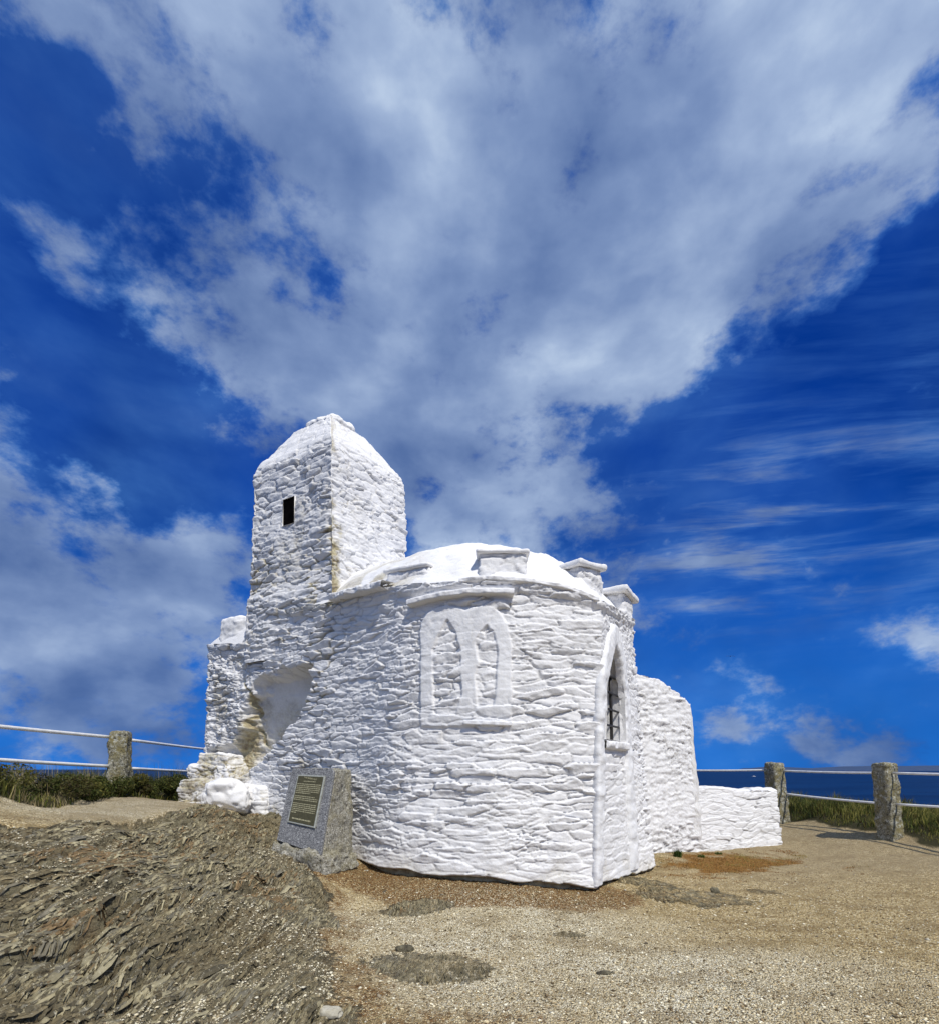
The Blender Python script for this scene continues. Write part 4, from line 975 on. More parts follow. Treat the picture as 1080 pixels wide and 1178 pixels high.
def foot(px0, px1, yb, yt, Y, dep, seed, st):
    A0 = pt(px0, yb, Y + .15); B0 = pt(px1, yb, Y - .25); zt = pt(px0, yt, Y)[2]
    rough_block('footing_stone', box_c((A0[0], A0[1]), (B0[0] - A0[0], B0[1] - A0[1]), (.25, dep), A0[2] - .3, zt, 0.22), M_WALL, hut, HUT, 0.014, 0.11, 1.1, 0.08, seed, st, freq=1.7,
                stain_shade_fn=lambda P_, j_: st * (1.0 + 1.8 * fbm3(P_[:, 0] * 3, P_[:, 1] * 3, P_[:, 2] * 5, 4, seed)) + 0.9 * j_)  # brown stain, deepened to paint in the shade on these stones
foot(194, 250, 930, 897, 9.75, .6, 441, .34); foot(205, 266, 910, 880, 9.85, .6, 442, .36); foot(219, 262, 895, 866, 9.9, .5, 443, .28); foot(272, 300, 935, 905, 9.4, .4, 444, .1)

# ------------------------------------------------------------------ inscribed stone
MB_ = tuple(pt(360, 985, 7.2)); mon = empty('plaque_stone', MB_); tag(mon, 'leaning granite block with a bronze plaque standing against the white hut', 'plaque stone')
tl3, tr3, br3, bl3 = pt(336, 884, 7.50), pt(385, 884, 7.28), pt(369, 985, 6.86), pt(318, 968, 7.12)
rt3 = pt(404, 886, 7.85); rb3 = pt(408, 985, 7.55)
back_t = tl3 + (rt3 - tr3); back_b = bl3 + (rb3 - br3)
down = np.array([0, 0, -0.06])
cr8 = [bl3 + down, br3 + down, rb3 + down * 2, back_b + down, tl3, tr3, rt3, back_t]
nf = np.cross(br3 - bl3, tl3 - bl3); nf /= np.linalg.norm(nf); nf = nf if nf[1] < 0 else -nf
cr8i = [cr8[0] - nf * .045, cr8[1] - nf * .045] + cr8[2:4] + [cr8[4] - nf * .045, cr8[5] - nf * .045] + cr8[6:]
rough_block('stone_block', cr8i, M_GRAN_ROUGH, mon, MB_, 0.016, 0.045, 0, 0.03, 91, freq=6)
# polished front slab, slightly proud, with rounded top corners
def plate(name, quad, n_, t, mat, parent, base, rad=0.0, bev=0.004, two=True):
    a, b, c_, d = quad; W_ = np.linalg.norm(b - a); H_ = np.linalg.norm(d - a)
    out = []
    def P_(u, v): return (a * (1 - u) + b * u) * (1 - v) + (d * (1 - u) + c_ * u) * v
    if rad > 0:
        out = [(0, 0), (1, 0)]
        for th in np.linspace(0, math.pi / 2, 6): out.append((1 - rad / W_ + rad / W_ * math.cos(th), 1 - rad / H_ + rad / H_ * math.sin(th)))
        for th in np.linspace(math.pi / 2, math.pi, 6): out.append((rad / W_ + rad / W_ * math.cos(th), 1 - rad / H_ + rad / H_ * math.sin(th)))
    else: out = [(0, 0), (1, 0), (1, 1), (0, 1)]
    k = len(out); rows = []
    for ins, o_ in ((0, -0.04), (0, t - bev), (bev, t)):
        rows.append([P_(0.5 + (u - .5) * (1 - 2 * ins / W_), 0.5 + (v - .5) * (1 - 2 * ins / H_)) + n_ * o_ for u, v in out])
    Vv = np.array(rows).reshape(-1, 3); fs = []
    me = bpy.data.meshes.new(name)
    for r_ in range(2):
        for i in range(k): fs.append([r_ * k + i, r_ * k + (i + 1) % k, (r_ + 1) * k + (i + 1) % k, (r_ + 1) * k + i])
    fs.append([2 * k + i for i in range(k)]); fs.append([k - 1 - i for i in range(k)])
    me.from_pydata([tuple(v) for v in to_local(Vv, base)], [], fs); me.update()
    return link(name, me, mat, parent, False)
lift = (tl3 - bl3) * 0.015
face = plate('polished_face', (bl3 + lift, br3 + lift * .6, tr3, tl3), nf, 0.0, M_GRAN_FACE, mon, MB_, 0.05, 0.006)
def onface(u, v): return (bl3 * (1 - u) + br3 * u) * (1 - v) + (tl3 * (1 - u) + tr3 * u) * v
pq = (onface(0.175, 0.27), onface(0.80, 0.275), onface(0.835, 0.90), onface(0.20, 0.905))
prim = plate('plaque', pq, nf, 0.022, M_BRASSEDGE, mon, MB_, 0, 0.003)
def onpl(u, v): return (pq[0] * (1 - u) + pq[1] * u) * (1 - v) + (pq[3] * (1 - u) + pq[2] * u) * v
plate('plaque_field', (onpl(.04, .028), onpl(.96, .028), onpl(.96, .972), onpl(.04, .972)), nf, 0.0245, M_BRONZE, prim, MB_, 0, 0.001)
# lettering: the two heading lines, then worn lines of small raised characters
ex_ = pq[1] - pq[0]; PW = np.linalg.norm(ex_); ex_ = ex_ / PW; ey_ = np.cross(nf, ex_); ey_ = ey_ if ey_[2] > 0 else -ey_; PH = np.linalg.norm(pq[3] - pq[0])
def text_obj(txt, u, v, size, width):
    cu = bpy.data.curves.new('lettering', 'FONT'); cu.body = txt; cu.size = size; cu.extrude = 0.0015; cu.align_x = 'CENTER'; cu.align_y = 'CENTER'
    t = bpy.data.objects.new('tmp', cu); col.objects.link(t); bpy.context.view_layer.update()
    dg = bpy.context.evaluated_depsgraph_get(); me = bpy.data.meshes.new_from_object(t.evaluated_get(dg)); bpy.data.objects.remove(t)
    co = np.array([v_.co[:] for v_ in me.vertices]); wd = np.ptp(co[:, 0]); co[:, 0] *= width / wd
    o0 = onpl(u, v) + nf * 0.0262
    Wd = o0[None, :] + co[:, 0:1] * ex_ + co[:, 1:2] * ey_ + co[:, 2:3] * nf
    me.vertices.foreach_set('co', to_local(Wd, MB_).astype(np.float32).ravel()); me.name = 'lettering'
    return link('lettering', me, M_BRASS, prim, False)
text_obj("THE HUER'S HUT", 0.5, 0.925, 0.030, PW * 0.48)
vv_, ff_ = [], []
def dash(u0, u1, v, hh):
    for (a, b_) in ((u0, u1),):
        base_i = len(vv_)
        for (u, dv, o_) in ((a, -hh, .0250), (b_, -hh, .0250), (b_, hh, .0250), (a, hh, .0250), (a, -hh, .0268), (b_, -hh, .0268), (b_, hh, .0268), (a, hh, .0268)):
            vv_.append(onpl(u, v + dv) + nf * o_)
        for f in ((4, 5, 6, 7), (0, 1, 5, 4), (1, 2, 6, 5), (2, 3, 7, 6), (3, 0, 4, 7)): ff_.append([base_i + k for k in f])
def textline(v, u0, u1, hh, rnd):
    u = u0
    while u < u1:
        wl = rnd.choice([2, 3, 4, 5, 6, 7])
        for k in range(wl):
            if u + 0.008 > u1: break
            dash(u, u + 0.0085, v + rnd.uniform(-.0012, .0012), hh * rnd.uniform(.75, 1.1)); u += 0.0125
        u += 0.012
rnd = random.Random(4)
textline(0.865, 0.28, 0.72, 0.0085, rnd)
for i in range(6): textline(0.805 - i * 0.037, 0.07, 0.93 if i < 5 else 0.62, 0.0085, rnd)
for i in range(3): textline(0.555 - i * 0.037, 0.07, (0.80, 0.93, 0.90)[i], 0.0085, rnd)
for i in range(6): textline(0.405 - i * 0.037, 0.07, 0.92 if i < 5 else 0.25, 0.0085, rnd)
textline(0.10, 0.15, 0.82, 0.014, rnd)
me = bpy.data.meshes.new('lettering'); me.from_pydata([tuple(v) for v in to_local(np.array(vv_), MB_)], [], ff_); me.update()
link('lettering', me, M_BRASS, prim, False)
# rough plinth under the block
pb = [pt(312, 985, 7.0), pt(372, 1000, 6.78), pt(414, 990, 7.5), pt(370, 985, 7.8)]; 
for v in pb: v[2] -= 0.12
ptop = [bl3 + np.array([-0.05, -0.02, 0.02]), br3 + np.array([0.03, -0.05, 0.02]), rb3 + np.array([.05, 0, .04]), back_b + np.array([0, 0, .03])]
rough_block('plinth', pb + ptop, M_GRAN_ROUGH, mon, MB_, 0.016, 0.09, 0, 0.05, 95, freq=5)

# ------------------------------------------------------------------ fences
def post_mesh(name, p, w_, h, seed, parent, base, lean=(0, 0), bury=0.4):
    x, y, z = p; a = w_ / 2
    r = 0.25
    ex = np.array([math.cos(r), math.sin(r)]) * w_; ey = np.array([-math.sin(r), math.cos(r)]) * w_
    p0 = np.array([x, y]) - (ex + ey) / 2
    c8 = box_c(p0, ex, ey, z - bury, z + h, 0.12)
    for k in range(4, 8): c8[k][0] += lean[0]; c8[k][1] += lean[1]
    return rough_block(name, c8, M_POST, parent, base, 0.022, 0.055, 0, 0.05, seed, freq=4.5)
def rail(pts, parent, base, r=0.024):
    pts = np.array(pts, float); n = 14; t = np.linspace(0, 1, n)[:, None]
    P_ = pts[0] + (pts[1] - pts[0]) * t; P_[:, 2] -= 0.012 * np.sin(t[:, 0] * math.pi)
    return tube('rail', P_, r, M_RAIL, parent, 10, base)
# right
FR = (8.0, 11, 0.4); fr = empty('cliff_fence', FR); tag(fr, 'white pipe rails between rough granite posts on the right cliff edge by the sea', 'fence')
q1 = pt(898, 947, 13.3); q2 = pt(1026, 963, 10.6)
d_ = q2 - q1; q3 = q2 + d_ * 1.0 + np.array([0.15, -.2, 0.0]); q0 = q1 - d_ * 1.02 + np.array([-1.3, -0.9, 0]); qm = q0 + (q0 - q1) * 1.0
for i, (p_, h_) in enumerate(((q0, 1.33), (q1, 1.40), (q2, 1.38), (q3, 1.4), (qm, 1.3))):
    z_ = p_[2] if i in (1, 2) else gz(p_[0], p_[1])
    post_mesh('post', (p_[0], p_[1], z_), 0.36, CZ + (7 / F) * p_[1] - z_ if i in (1, 2) else h_, 200 + i, fr, FR, lean=((-0.16, 0), (-0.17, 0), (-0.16, 0), (0, 0), (0, 0))[i])
def railz(px_y_list): pass
def rp(x, y, Y): return pt(x, y, Y)
rail([(q0[0], q0[1], CZ - 0.03), rp(892, 886, 13.3)], fr, FR); rail([rp(900, 887, 13.2), rp(1018, 889.5, 10.7)], fr, FR); rail([rp(1026, 889.5, 10.45), (q3[0] - .05, q3[1], CZ - 0.10 )], fr, FR)
rail([(q0[0], q0[1], CZ - 0.55), rp(896, 913, 13.35)], fr, FR); rail([rp(903, 913.5, 13.2), rp(1024, 925.5, 10.7)], fr, FR); rail([rp(1030, 925.5, 10.45), (q3[0], q3[1], CZ - 0.63)], fr, FR)
rail([(q0[0], q0[1], CZ - 0.03), (qm[0], qm[1], CZ)], fr, FR); rail([(q0[0], q0[1], CZ - 0.55), (qm[0], qm[1], CZ - .5)], fr, FR)
# left
FL = (-6.0, 9.0, 1.2); fl_ = empty('cliff_fence', FL); tag(fl_, 'white pipe rails on a lichened granite post above the grassy bank at left', 'fence')
pL = pt(137, 925, 9.4); pL[2] = 1.12
post_mesh('post', pL, 0.33, CZ + 44 / F * 9.4 - pL[2], 210, fl_, FL, lean=(0.03, 0), bury=.3)
pL0 = np.array([-6.05, 4.9, 1.3]); pL2 = np.array([-7.05, 16.2, 1.0])
post_mesh('post', pL0, 0.33, 1.05, 211, fl_, FL); post_mesh('post', pL2, 0.33, 1.3, 212, fl_, FL)
a0 = pt(0, 835, 7.0); a1 = pt(131, 848.5, 9.4)
def ext(a, b, Y): t = (Y - a[1]) / (b[1] - a[1]); return a + (b - a) * t
rail([ext(a0, a1, 4.9), a1], fl_, FL, .027); rail([pt(146, 851, 9.5), (pL2[0], pL2[1], 2.17)], fl_, FL, .027)
a0 = pt(0, 873.5, 7.0); a1 = pt(131, 882, 9.4)
rail([ext(a0, a1, 4.9), a1], fl_, FL, .027); rail([pt(146, 884, 9.5), (pL2[0], pL2[1], 1.55)], fl_, FL, .027)

# ------------------------------------------------------------------ vegetation
def veg_mat(name):
    m, n, b = new_mat(name, 0.7, 0.2); c = n.attr('tint', 'Color'); n.l.new(c, b.inputs['Base Color'])
    tr_ = n.new('ShaderNodeBsdfTranslucent'); n.l.new(c, tr_.inputs['Color']); mx = n.new('ShaderNodeMixShader'); mx.inputs[0].default_value = 0.3
    n.l.new(b.outputs[0], mx.inputs[1]); n.l.new(tr_.outputs[0], mx.inputs[2]); n.l.new(mx.outputs[0], m.node_tree.nodes['Material Output'].inputs['Surface'])
    return m
M_VEG = veg_mat('grass_blades')
PAL = {'grass': [(0.09, 0.115, 0.022), (0.16, 0.17, 0.035), (0.28, 0.25, 0.07), (0.05, 0.075, 0.015), (0.22, 0.20, 0.04)],
       'dark': [(0.035, 0.05, 0.012), (0.07, 0.085, 0.018), (0.14, 0.13, 0.03), (0.055, 0.04, 0.018)],
       'rust': [(0.24, 0.11, 0.025), (0.34, 0.17, 0.045), (0.13, 0.075, 0.02), (0.42, 0.25, 0.09)],
       'straw': [(0.34, 0.28, 0.15), (0.26, 0.20, 0.10), (0.42, 0.36, 0.22)]}
def blades(name, X, Y, Z, H, W, pal, seed, lean=0.6):
    r = np.random.default_rng(seed); n = len(X); th = r.uniform(0, 2 * math.pi, n); ph = r.uniform(0, 2 * math.pi, n)
    ln = np.abs(r.normal(0, lean, n)) * H; wx, wy = np.cos(th) * W / 2, np.sin(th) * W / 2; lx, ly = np.cos(ph) * ln, np.sin(ph) * ln
    P0 = np.stack([X - wx, Y - wy, Z], 1); P1 = np.stack([X + wx, Y + wy, Z], 1)
    P2 = np.stack([X + wx * .8 + lx * .35, Y + wy * .8 + ly * .35, Z + H * .6], 1); P3 = np.stack([X - wx * .8 + lx * .35, Y - wy * .8 + ly * .35, Z + H * .6], 1)
    P4 = np.stack([X + lx, Y + ly, Z + H * np.clip(1 - 0.3 * (ln / H) ** 2, .5, 1)], 1)
    V = np.stack([P0, P1, P2, P3, P4], 1).reshape(-1, 3); b = np.arange(n)[:, None] * 5
    q = b + np.array([[0, 1, 2, 3]]); t = b + np.array([[3, 2, 4]])
    ki = np.clip(((fbm2(X * 1.9, Y * 1.9, 4, seed + 700) * 1.3 + .5) * len(pal) + r.normal(0, 1.6, n)), 0, len(pal) - 1).astype(int)
    pl = np.array(pal)[ki] * r.uniform(.7, 1.25, (n, 1)); cols = np.repeat(pl, 5, 0)
    return mesh_np(name, V, q, dict(tint=np.clip(cols, 0, 1)), tri=t)
def cloud_leaves(r, C, Rr, n, leaf, pal):
    """leafy shrub: small leaves through a lumpy volume around several centres"""
    k = r.integers(0, len(C), n); d = r.normal(0, 1, (n, 3)); d /= np.linalg.norm(d, axis=1, keepdims=True); rad = r.uniform(0.35, 1, n) ** 0.5
    P_ = C[k] + d * rad[:, None] * Rr[k][:, None] * np.array([1, 1, .75])
    a = r.normal(0, 1, (n, 3)); a /= np.linalg.norm(a, axis=1, keepdims=True); b = np.cross(a, r.normal(0, 1, (n, 3))); b /= np.linalg.norm(b, axis=1, keepdims=True)
    l = leaf * r.uniform(.6, 1.3, (n, 1)); V = np.stack([P_ - a * l, P_ + b * l * .4, P_ + a * l, P_ - b * l * .4], 1).reshape(-1, 3)
    q = np.arange(n)[:, None] * 4 + np.array([[0, 1, 2, 3]]); cb = np.array(pal)[(k * 7) % len(pal)] * 0.5 + np.array(pal)[r.integers(0, len(pal), n)] * 0.5
    return V, q, np.repeat(cb * r.uniform(.7, 1.3, (n, 1)), 4, 0)
r_ = np.random.default_rng(5)
# left bank grass
def scatter(n, x0, x1, y0, y1, fn):
    X = r_.uniform(x0, x1, n); Y = r_.uniform(y0, y1, n); k = fn(X, Y); return X[k], Y[k]
X, Y = scatter(36000, -9.5, -5.3, 4.0, 16, lambda X, Y: (X + 0.25 * fbm2(X * 1.3, Y * 1.3, 3, 31) < -5.5) & (fbm2(X * 2.2, Y * 2.2, 3, 51) > -0.35))
Z, _ = ground_h(X, Y); Hh = 0.05 + 0.42 * np.clip(fbm2(X * 1.8, Y * 1.8, 3, 52) + .12, 0, 1) + r_.uniform(0, .12, len(X))
pal = PAL['dark'] + PAL['dark'][:2] + PAL['grass'] + PAL['straw'][:1]
tag(link('grass', blades('grass', X, Y, Z - .02, Hh, r_.uniform(.006, .012, len(X)), pal, 1), M_VEG, None, False), 'rough coastal grass covering the bank under the left rails', 'grass', kind='stuff')
# thin seed stalks standing above the left bank
X, Y = scatter(700, -8.5, -5.9, 6.0, 15, lambda X, Y: fbm2(X * 1.2, Y * 1.2, 3, 57) > -.1)
Z, _ = ground_h(X, Y)
tag(link('grass', blades('seed_stalks', X, Y, Z, r_.uniform(.35, .62, len(X)), np.full(len(X), .008), PAL['straw'] + PAL['dark'], 6, .12), M_VEG, None, False), 'thin seed stalks sticking up above the left bank', 'grass stalks', kind='stuff')
# left low shrubs
def shrub(cx, cy, sz, ht, nleaf, pal, label, group, seed, leaf=0.022):
    r = np.random.default_rng(seed); z = gz(cx, cy); C = []; Rr = []
    for _ in range(9):
        a, d = r.uniform(0, 6.28), r.uniform(0, 1) ** .5 * sz; C.append((math.cos(a) * d, math.sin(a) * d, r.uniform(.15, .8) * ht * (1 - .45 * d / sz))); Rr.append(r.uniform(.3, .55) * min(sz, ht * 1.3))
    V, q, cl = cloud_leaves(r, np.array(C), np.array(Rr), nleaf, leaf, pal)
    V[:, 2] = np.maximum(V[:, 2], -0.05)
    root = empty('low_shrub', (cx, cy, z)); tag(root, label, 'shrub', group)
    link('foliage', mesh_np('foliage', V, q, dict(tint=np.clip(cl, 0, 1))), M_VEG, root, False)
    sv, sq = [], []
    for c_ in C:
        a = np.array([c_[0] * .15, c_[1] * .15, -0.05]); b = np.array(c_); t = np.cross(b - a, [0, 1, .2]); t = t / (np.linalg.norm(t) + 1e-9) * .007; t2 = np.cross(b - a, t); t2 = t2 / (np.linalg.norm(t2) + 1e-9) * .007
        i = len(sv); sv += [a + t, a + t2, a - t, a - t2, b + t * .5, b + t2 * .5, b - t * .5, b - t2 * .5]
        sq += [[i, i + 1, i + 5, i + 4], [i + 1, i + 2, i + 6, i + 5], [i + 2, i + 3, i + 7, i + 6], [i + 3, i, i + 4, i + 7]]
    link('stem', mesh_np('stem', np.array(sv), np.array(sq)), M_SLATE, root, False)
    return root
SH = [(-6.05, 6.95, .35, .50, 'dark', 'tall dark heather bush at the very left edge of the left bank'),
      (-5.85, 7.9, .38, .34, 'dark', 'dark heather clump on the left bank between the frame edge and the post'),
      (-5.75, 8.7, .34, .33, 'mix', 'olive heather clump just left of the left granite post'),
      (-5.55, 9.35, .30, .33, 'dark', 'dark heather clump in front of the left granite post'),
      (-5.55, 10.3, .36, .34, 'mix', 'green bushy clump just right of the left granite post'),
      (-5.6, 11.3, .36, .34, 'mix', 'yellow-green clump on the left bank nearest the hut corner')]
for i, (x, y, s_, h_, k, lb) in enumerate(SH):
    shrub(x, y, s_ * 1.15, h_ * 1.25, 5200, PAL['dark'] if k == 'dark' else PAL['dark'] + PAL['grass'][:3], lb, 'low shrubs on the left bank', 60 + i)
# right bank grass behind the rails
def rline(Y): return 8.05 + (Y - 10.7) * (7.5 - 8.05) / (13.4 - 10.7)
X, Y = scatter(42000, 5.5, 11.5, 6.5, 16.5, lambda X, Y: (X - rline(Y) + 0.2 * fbm2(X * 1.5, Y * 1.5, 3, 32) > 0.12))
Z, _ = ground_h(X, Y); dd_ = X - rline(Y); Hh = (0.06 + 0.42 * np.clip(fbm2(X * 1.8, Y * 1.8, 3, 53) + .15, 0, 1) + r_.uniform(0, .16, len(X))) * (0.45 + .35 * sst(.1, .8, dd_))
tag(link('grass', blades('grass', X, Y, Z - .02, Hh, r_.uniform(.008, .016, len(X)), PAL['dark'] + PAL['grass'] + PAL['grass'][2:3], 2), M_VEG, None, False), 'long green and yellow grass on the cliff edge behind the right rails', 'grass', kind='stuff')
# rusty dry turf by the low wall
X, Y = scatter(26000, 2.6, 6.6, 8.2, 11.2, lambda X, Y: masks(X, Y)[3] + 1.1 * fbm2(X * 3, Y * 5, 4, 54) > 0.5)
Z, _ = ground_h(X, Y)
tag(link('grass', blades('dry_turf', X, Y, Z - .01, r_.uniform(.012, .04, len(X)), r_.uniform(.005, .010, len(X)), PAL['rust'] + PAL['rust'] + PAL['grass'][2:3], 3, .8), M_VEG, None, False), 'rusty brown dry turf patch in front of the low white wall', 'dry turf', kind='stuff')
def f_lit(X, Y):
    m = masks(X, Y); return (m[1] * (m[0] < .6) + .8 * fbm2(X * 3, Y * 3, 4, 55) > .75)
X, Y = scatter(30000, -2.6, 2.4, 3.2, 8.2, f_lit); Z, _ = ground_h(X, Y)
tag(link('leaf_litter', blades('leaf_litter', X, Y, Z - .004, r_.uniform(.006, .02, len(X)), r_.uniform(.004, .012, len(X)), PAL['rust'] + PAL['straw'][:2] + PAL['dark'][2:], 31, 1.4), M_VEG, None, False), 'rusty dry litter drifted along the foot of the curved white wall', 'dry litter', kind='stuff')
# green tufts at the wing wall foot
def tuft(x, y, Y, n, h, label, seed):
    c = pt(x, y, Y); c[2] = gz(c[0], c[1]); r = np.random.default_rng(seed)
    me = blades('grass_tuft', r.uniform(-.05, .05, n), r.uniform(-.04, .04, n), np.full(n, -.02), r.uniform(.5, 1, n) * h, r.uniform(.006, .011, n), [(0.06, 0.12, 0.02), (0.10, 0.16, 0.03), (0.04, 0.07, .015)], seed, .55)
    o = link('grass_tuft', me, M_VEG, None, False); o.location = c; tag(o, label, 'grass tuft')
tuft(779, 985, 9.75, 260, .17, 'bright green grass tuft at the foot of the tall white wing wall', 71)
tuft(806, 985, 9.95, 120, .09, 'small dark grass tuft at the junction of tall and low white walls', 72)
tuft(826, 982, 10.3, 110, .08, 'tiny dark grass tuft under the middle of the low white wall', 73)

# ------------------------------------------------------------------ loose rocks
def slab_rock(x, y, Y, r, label, seed, rot=0.3, sink=0.4):
    c = pt(x, y, Y); z = gz(c[0], c[1]); o = boulder('rock', (c[0], c[1], z + r[2] * (1 - sink) * .4), r, M_SLATE, seed, 0.35, 4, 1.6, rot=rot); tag(o, label, 'rock'); return o
slab_rock(466, 1098, 5.0, (.085, .05, .035), 'small flat grey stone lying on pale gravel beside the flat outcrop', 301)
slab_rock(822, 1026, 7.5, (.06, .05, .06), 'small dark brown stone on the bare ground beside the rusty turf', 302)
slab_rock(695, 1122, 4.55, (.07, .03, .02), 'thin flat grey stone in the gravel below the window corner', 303, .1)
slab_rock(378, 1166, 3.72, (.10, .06, .035), 'pale flat stone at the bottom edge of the slate outcrop', 304, -.3)
bpy.data.objects['rock.003'].data.materials.clear(); bpy.data.objects['rock.003'].data.materials.append(simple('quartz', (.50, .47, .38), (.36, .33, .25), 20))

# slate: thin upstanding plates, all along the same bedding
def shards():
    r = np.random.default_rng(77); VV, FQ, FT, TT = [], [], [], []; base = 0
    for n, L0, L1, w0, w1, h0, h1 in ((350, .20, .40, .022, .05, .010, .020), (14000, .08, .26, .008, .020, .003, .0095), (44000, .035, .11, .005, .011, .002, .006)):
        X = r.uniform(-5.0, 2.6, n * 3); Y = 2.9 + 6.6 * r.uniform(0, 1, n * 3) ** 1.25
        m = masks(X, Y)[0] + 0.25 * fbm2(X * 4, Y * 4, 3, 120)
        ok = (m > .55) & (fbm2(X * 1.3, Y * 2.2, 5, 121) + r.uniform(-.16, .16, n * 3) > -.16) & ((X < -.6) | (L1 < .3))
        X, Y = X[ok][:n], Y[ok][:n]; k = len(X); Z = ground_h(X, Y)[0]
        small = (X > -.75)
        L = r.uniform(L0, L1, k) * np.where(small, .6, 1); W_ = r.uniform(w0, w1, k); H_ = r.uniform(h0, h1, k) * np.where(small, .6, 1)
        ang = R(5) + r.normal(0, .09, k) + 0.35 * fbm2(X * .8, Y * .8, 3, 122)
        dx, dy = np.sin(ang), np.cos(ang); px, py = np.cos(ang), -np.sin(ang)
        ns = 5; t = np.linspace(-.5, .5, ns)[None, :]; env = np.array([.25, .85, 1, .8, .2])[None, :] * r.uniform(.7, 1.2, (k, ns))
        cx = X[:, None] + dx[:, None] * t * L[:, None]; cy = Y[:, None] + dy[:, None] * t * L[:, None]
        zc = ground_h(cx.ravel(), cy.ravel())[0].reshape(k, ns); zc = zc * .5 + Z[:, None] * .5
        wl = -W_[:, None] * .38 * env; wr = W_[:, None] * (.75) * env; wt = wl * .75 + W_[:, None] * r.uniform(-.06, .06, (k, ns))
        def P_(off, z): return np.stack([cx + px[:, None] * off, cy + py[:, None] * off, z], -1)
        A_ = P_(wl, zc - .02); B_ = P_(wt, zc + H_[:, None] * env); C_ = P_(wr, zc - .012)
        V_ = np.stack([A_, B_, C_], 2).reshape(k, ns * 3, 3)
        i = np.arange(ns - 1); q1 = np.stack([i * 3, (i + 1) * 3, (i + 1) * 3 + 1, i * 3 + 1], -1); q2 = q1 + 1; q = np.concatenate([q1, q2])[:, ::-1]
        FQ.append((base + np.arange(k)[:, None, None] * ns * 3 + q[None]).reshape(-1, 4)); tt_ = np.array([[0, 1, 2], [(ns - 1) * 3 + 2, (ns - 1) * 3 + 1, (ns - 1) * 3]])
        FT.append((base + np.arange(k)[:, None, None] * ns * 3 + tt_[None]).reshape(-1, 3)); VV.append(V_.reshape(-1, 3)); base += k * ns * 3
        pal_ = np.array([(.16, .13, .072), (.24, .195, .11), (.10, .084, .05), (.33, .285, .17), (.19, .17, .12), (.37, .325, .20), (.11, .09, .052), (.23, .155, .075)])
        ki = np.clip((fbm2(X * 1.4, Y * 1.4, 4, 123) * .9 + .42) * 8 + r.normal(0, 1.3, k), 0, 7).astype(int)
        TT.append(np.repeat(pal_[ki] * r.uniform(.70, 1.12, (k, 1)), ns * 3, 0))
    m, nn_, b = new_mat('slate_plates', .85, .3); p = nn_.geo(); qn = nn_.mapping(p, (1, .3, 1), (0, 0, R(-5)))
    g = nn_.noise(qn, 60, 6, .7); c = nn_.mix(1.0, nn_.attr('tint', 'Color'), nn_.ramp(g, [(.3, (.55, .55, .55)), (.5, (1, 1, 1)), (.7, (1.0, 1.0, 1.0))]), 'MULTIPLY')
    c = nn_.mix(nn_.mr(nn_.noise(p, 40, 5, .7), .58, .68), c, (.50, .46, .34))
    nn_.l.new(c, b.inputs['Base Color']); nn_.l.new(nn_.bump(g, .6, .008), b.inputs['Normal'])
    tag(link('slate_plates', mesh_np('slate_plates', np.concatenate(VV), np.concatenate(FQ), dict(tint=np.clip(np.concatenate(TT), 0, 1)), tri=np.concatenate(FT)), m, None, False), 'thin upstanding slate plates covering the outcrop at lower left', 'slate', kind='stuff')
shards()

# gravel chips
def chips(n, seed, fn, x0, x1, y0, y1, s0, s1, pals, name, label):
    r = np.random.default_rng(seed); X = r.uniform(x0, x1, n); Y = y0 + (y1 - y0) * r.uniform(0, 1, n) ** 1.4; k = fn(X, Y, r); X, Y = X[k], Y[k]; n = len(X); Z, _ = ground_h(X, Y)
    O = np.array([[1, 0, 0], [0, 1, 0], [-1, 0, 0], [0, -1, 0], [.1, .1, .8], [0, 0, -.8]])
    Ft = np.array([[0, 1, 4], [1, 2, 4], [2, 3, 4], [3, 0, 4], [1, 0, 5], [2, 1, 5], [3, 2, 5], [0, 3, 5]])
    sz = r.uniform(s0, s1, (n, 1, 1)) * (0.6 + 1.2 * r.uniform(0, 1, (n, 1, 1)) ** 4); st = r.uniform([.6, .5, .3], [1.2, 1.0, .7], (n, 3))[:, None, :]
    v = O[None] * (1 + r.uniform(-.3, .3, (n, 6, 3))) * st * sz; a = r.uniform(0, 6.28, n); ca, sa = np.cos(a)[:, None], np.sin(a)[:, None]
    v = np.stack([v[..., 0] * ca - v[..., 1] * sa, v[..., 0] * sa + v[..., 1] * ca, v[..., 2]], -1) + np.stack([X, Y, Z + .002], 1)[:, None, :]
    cl = np.array(pals)[r.integers(0, len(pals), n)] * r.uniform(.75, 1.2, (n, 1)); tri = (np.arange(n)[:, None, None] * 6 + Ft[None]).reshape(-1, 3)
    m, nn_, b = new_mat(name, .9, .2); nn_.l.new(nn_.attr('tint', 'Color'), b.inputs['Base Color'])
    return tag(link(name, mesh_np(name, v.reshape(-1, 3), None, dict(tint=np.clip(np.repeat(cl, 6, 0), 0, 1)), tri=tri), m, None, False), label, 'gravel', kind='stuff')
def f_gr(X, Y, r):
    m = masks(X, Y); return (m[0] < .4) & (r.uniform(0, 1, len(X)) < np.clip(.35 + .6 * m[2] - .2 * m[1], .1, 1)) & (m[4] < .5)
chips(46000, 401, f_gr, -1.4, 5.2, 3.2, 8.6, .006, .0145, [(.72, .64, .44), (.82, .76, .58), (.60, .50, .31), (.44, .34, .19), (.24, .17, .09), (.10, .07, .035)], 'gravel_chips', 'pale crushed stone chips strewn over the path in front of the hut')
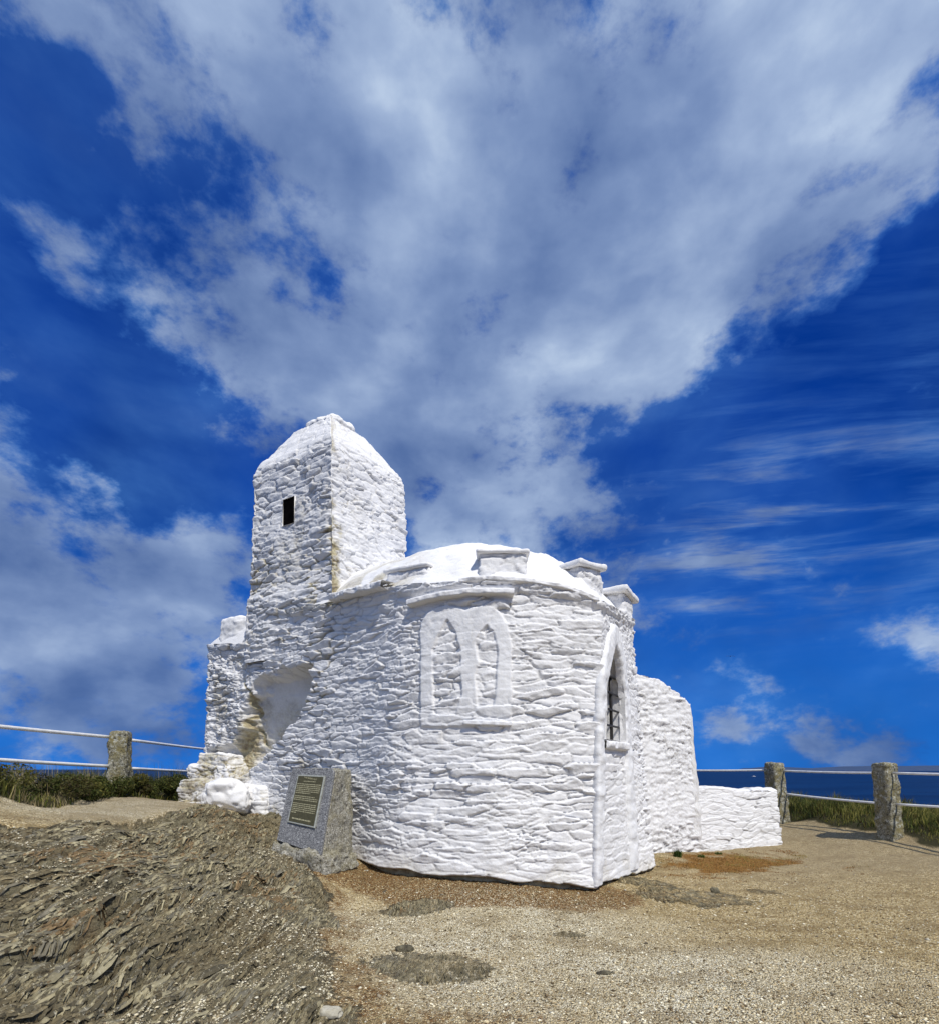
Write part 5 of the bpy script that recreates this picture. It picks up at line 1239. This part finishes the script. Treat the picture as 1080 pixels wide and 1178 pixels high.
def f_rk(X, Y, r):
    m = ground_h(X, Y)[1]; return (m[0] > .45) & ((m[6] * r.uniform(0.2, 1, len(X)) > .5) | (fbm2(X * 1.3, Y * 2.2, 5, 121) < -.12))
chips(90000, 402, f_rk, -4.6, -.8, 3.0, 7.2, .006, .013, [(.70, .65, .50), (.50, .44, .29), (.34, .28, .17), (.18, .14, .085), (.60, .53, .36)], 'rock_grit', 'stone chips caught in the hollows of the slate outcrop')

def f_big(X, Y, r):
    m = masks(X, Y); return (m[4] < .4) & (r.uniform(0, 1, len(X)) < .25 + .6 * m[1] + .6 * (np.abs(m[0] - .4) < .35))
chips(1500, 403, f_big, -2.6, 6, 3.2, 10, .012, .024, [(.45, .40, .29), (.30, .25, .17), (.19, .16, .11), (.60, .56, .45), (.13, .11, .08)], 'loose_stones', 'loose walnut-sized stones scattered on the path and along the edge of the slate')

# ------------------------------------------------------------------ boat and gull
def boat():
    Y = 900.0; c = pt(867, 894, Y); s = Y / F; k = CZ + 30; Yb = k * F / (894 - HY) ; c = np.array([(867 - HX) / F * Yb, Yb, -30.0]); L = 4.2 / F * Yb
    root = empty('boat', tuple(c)); tag(root, 'tiny white boat far out on the blue sea', 'boat')
    n, m_ = 15, 7; V = []
    for i in range(n):
        t = i / (n - 1); wd = L * .16 * math.sin(math.pi * min(1, (t + .12) * .62 + .0)) ** .6 * (1 - t ** 4); 
        for j in range(m_):
            a = -math.pi / 2 + (j / (m_ - 1) - .5) * math.pi; V.append((-L / 2 + L * t, wd * math.cos(a + 0) , L * .14 + L * .13 * math.sin(a) + L * .05 * t * t))
    V = np.array(V); mw = simple('boat_white', (.8, .8, .8), (.7, .7, .72), 1)
    link('hull', mesh_np('hull', V, grid_faces(n, m_)), mw, root)
    def bx(a, b, nm):
        me = bpy.data.meshes.new(nm); vs = [(x, y, z) for x in (a[0], b[0]) for y in (a[1], b[1]) for z in (a[2], b[2])]; me.from_pydata(vs, [], [(0, 1, 3, 2), (4, 6, 7, 5), (0, 4, 5, 1), (2, 3, 7, 6), (1, 5, 7, 3), (0, 2, 6, 4)]); return link(nm, me, mw, root, False)
    bx((-L * .45, -L * .13, L * .12), (L * .3, L * .13, L * .15), 'deck'); bx((-L * .2, -L * .09, L * .151), (L * .12, L * .09, L * .30), 'cabin')
boat()
def gull():
    Y = 60.0; c = pt(840, 755, Y); s = 0.22
    root = empty('gull', tuple(c)); tag(root, 'tiny dark gull gliding in the sky to the right of the hut', 'bird')
    md = simple('gull_dark', (.06, .06, .07), (.10, .10, .11), 5)
    pts_ = [(-.2, .05), (-.12, .4), (0, .5), (.15, .35), (.24, .12), (.27, 0)]
    k = 8; V = np.array([(s * r * .32 * math.cos(a * 2 * math.pi / k), x * s * 3, s * r * .32 * math.sin(a * 2 * math.pi / k)) for x, r in pts_ for a in range(k)])
    I = np.arange(len(pts_) - 1)[:, None]; Jx = np.arange(k)[None, :]; q = np.stack([I * k + Jx, I * k + (Jx + 1) % k, (I + 1) * k + (Jx + 1) % k, (I + 1) * k + Jx], -1).reshape(-1, 4)
    link('torso', mesh_np('torso', V, q), md, root)
    for sg in (-1, 1):
        sp = [(0.03, 0, .17), (.3, .10, .16), (.65, .06, .12), (1.0, -.06, .03)]; vv = []
        for x, z, ch in sp: vv += [(sg * x * s * 2.2, -ch * s, z * s), (sg * x * s * 2.2, 0, z * s + .012), (sg * x * s * 2.2, ch * s * 1.2, z * s), (sg * x * s * 2.2, 0, z * s - .006)]
        qq = [[i * 4 + a, i * 4 + (a + 1) % 4, (i + 1) * 4 + (a + 1) % 4, (i + 1) * 4 + a] for i in range(3) for a in range(4)]
        link('wing', mesh_np('wing', np.array(vv), np.array(qq)), md, root)
gull()
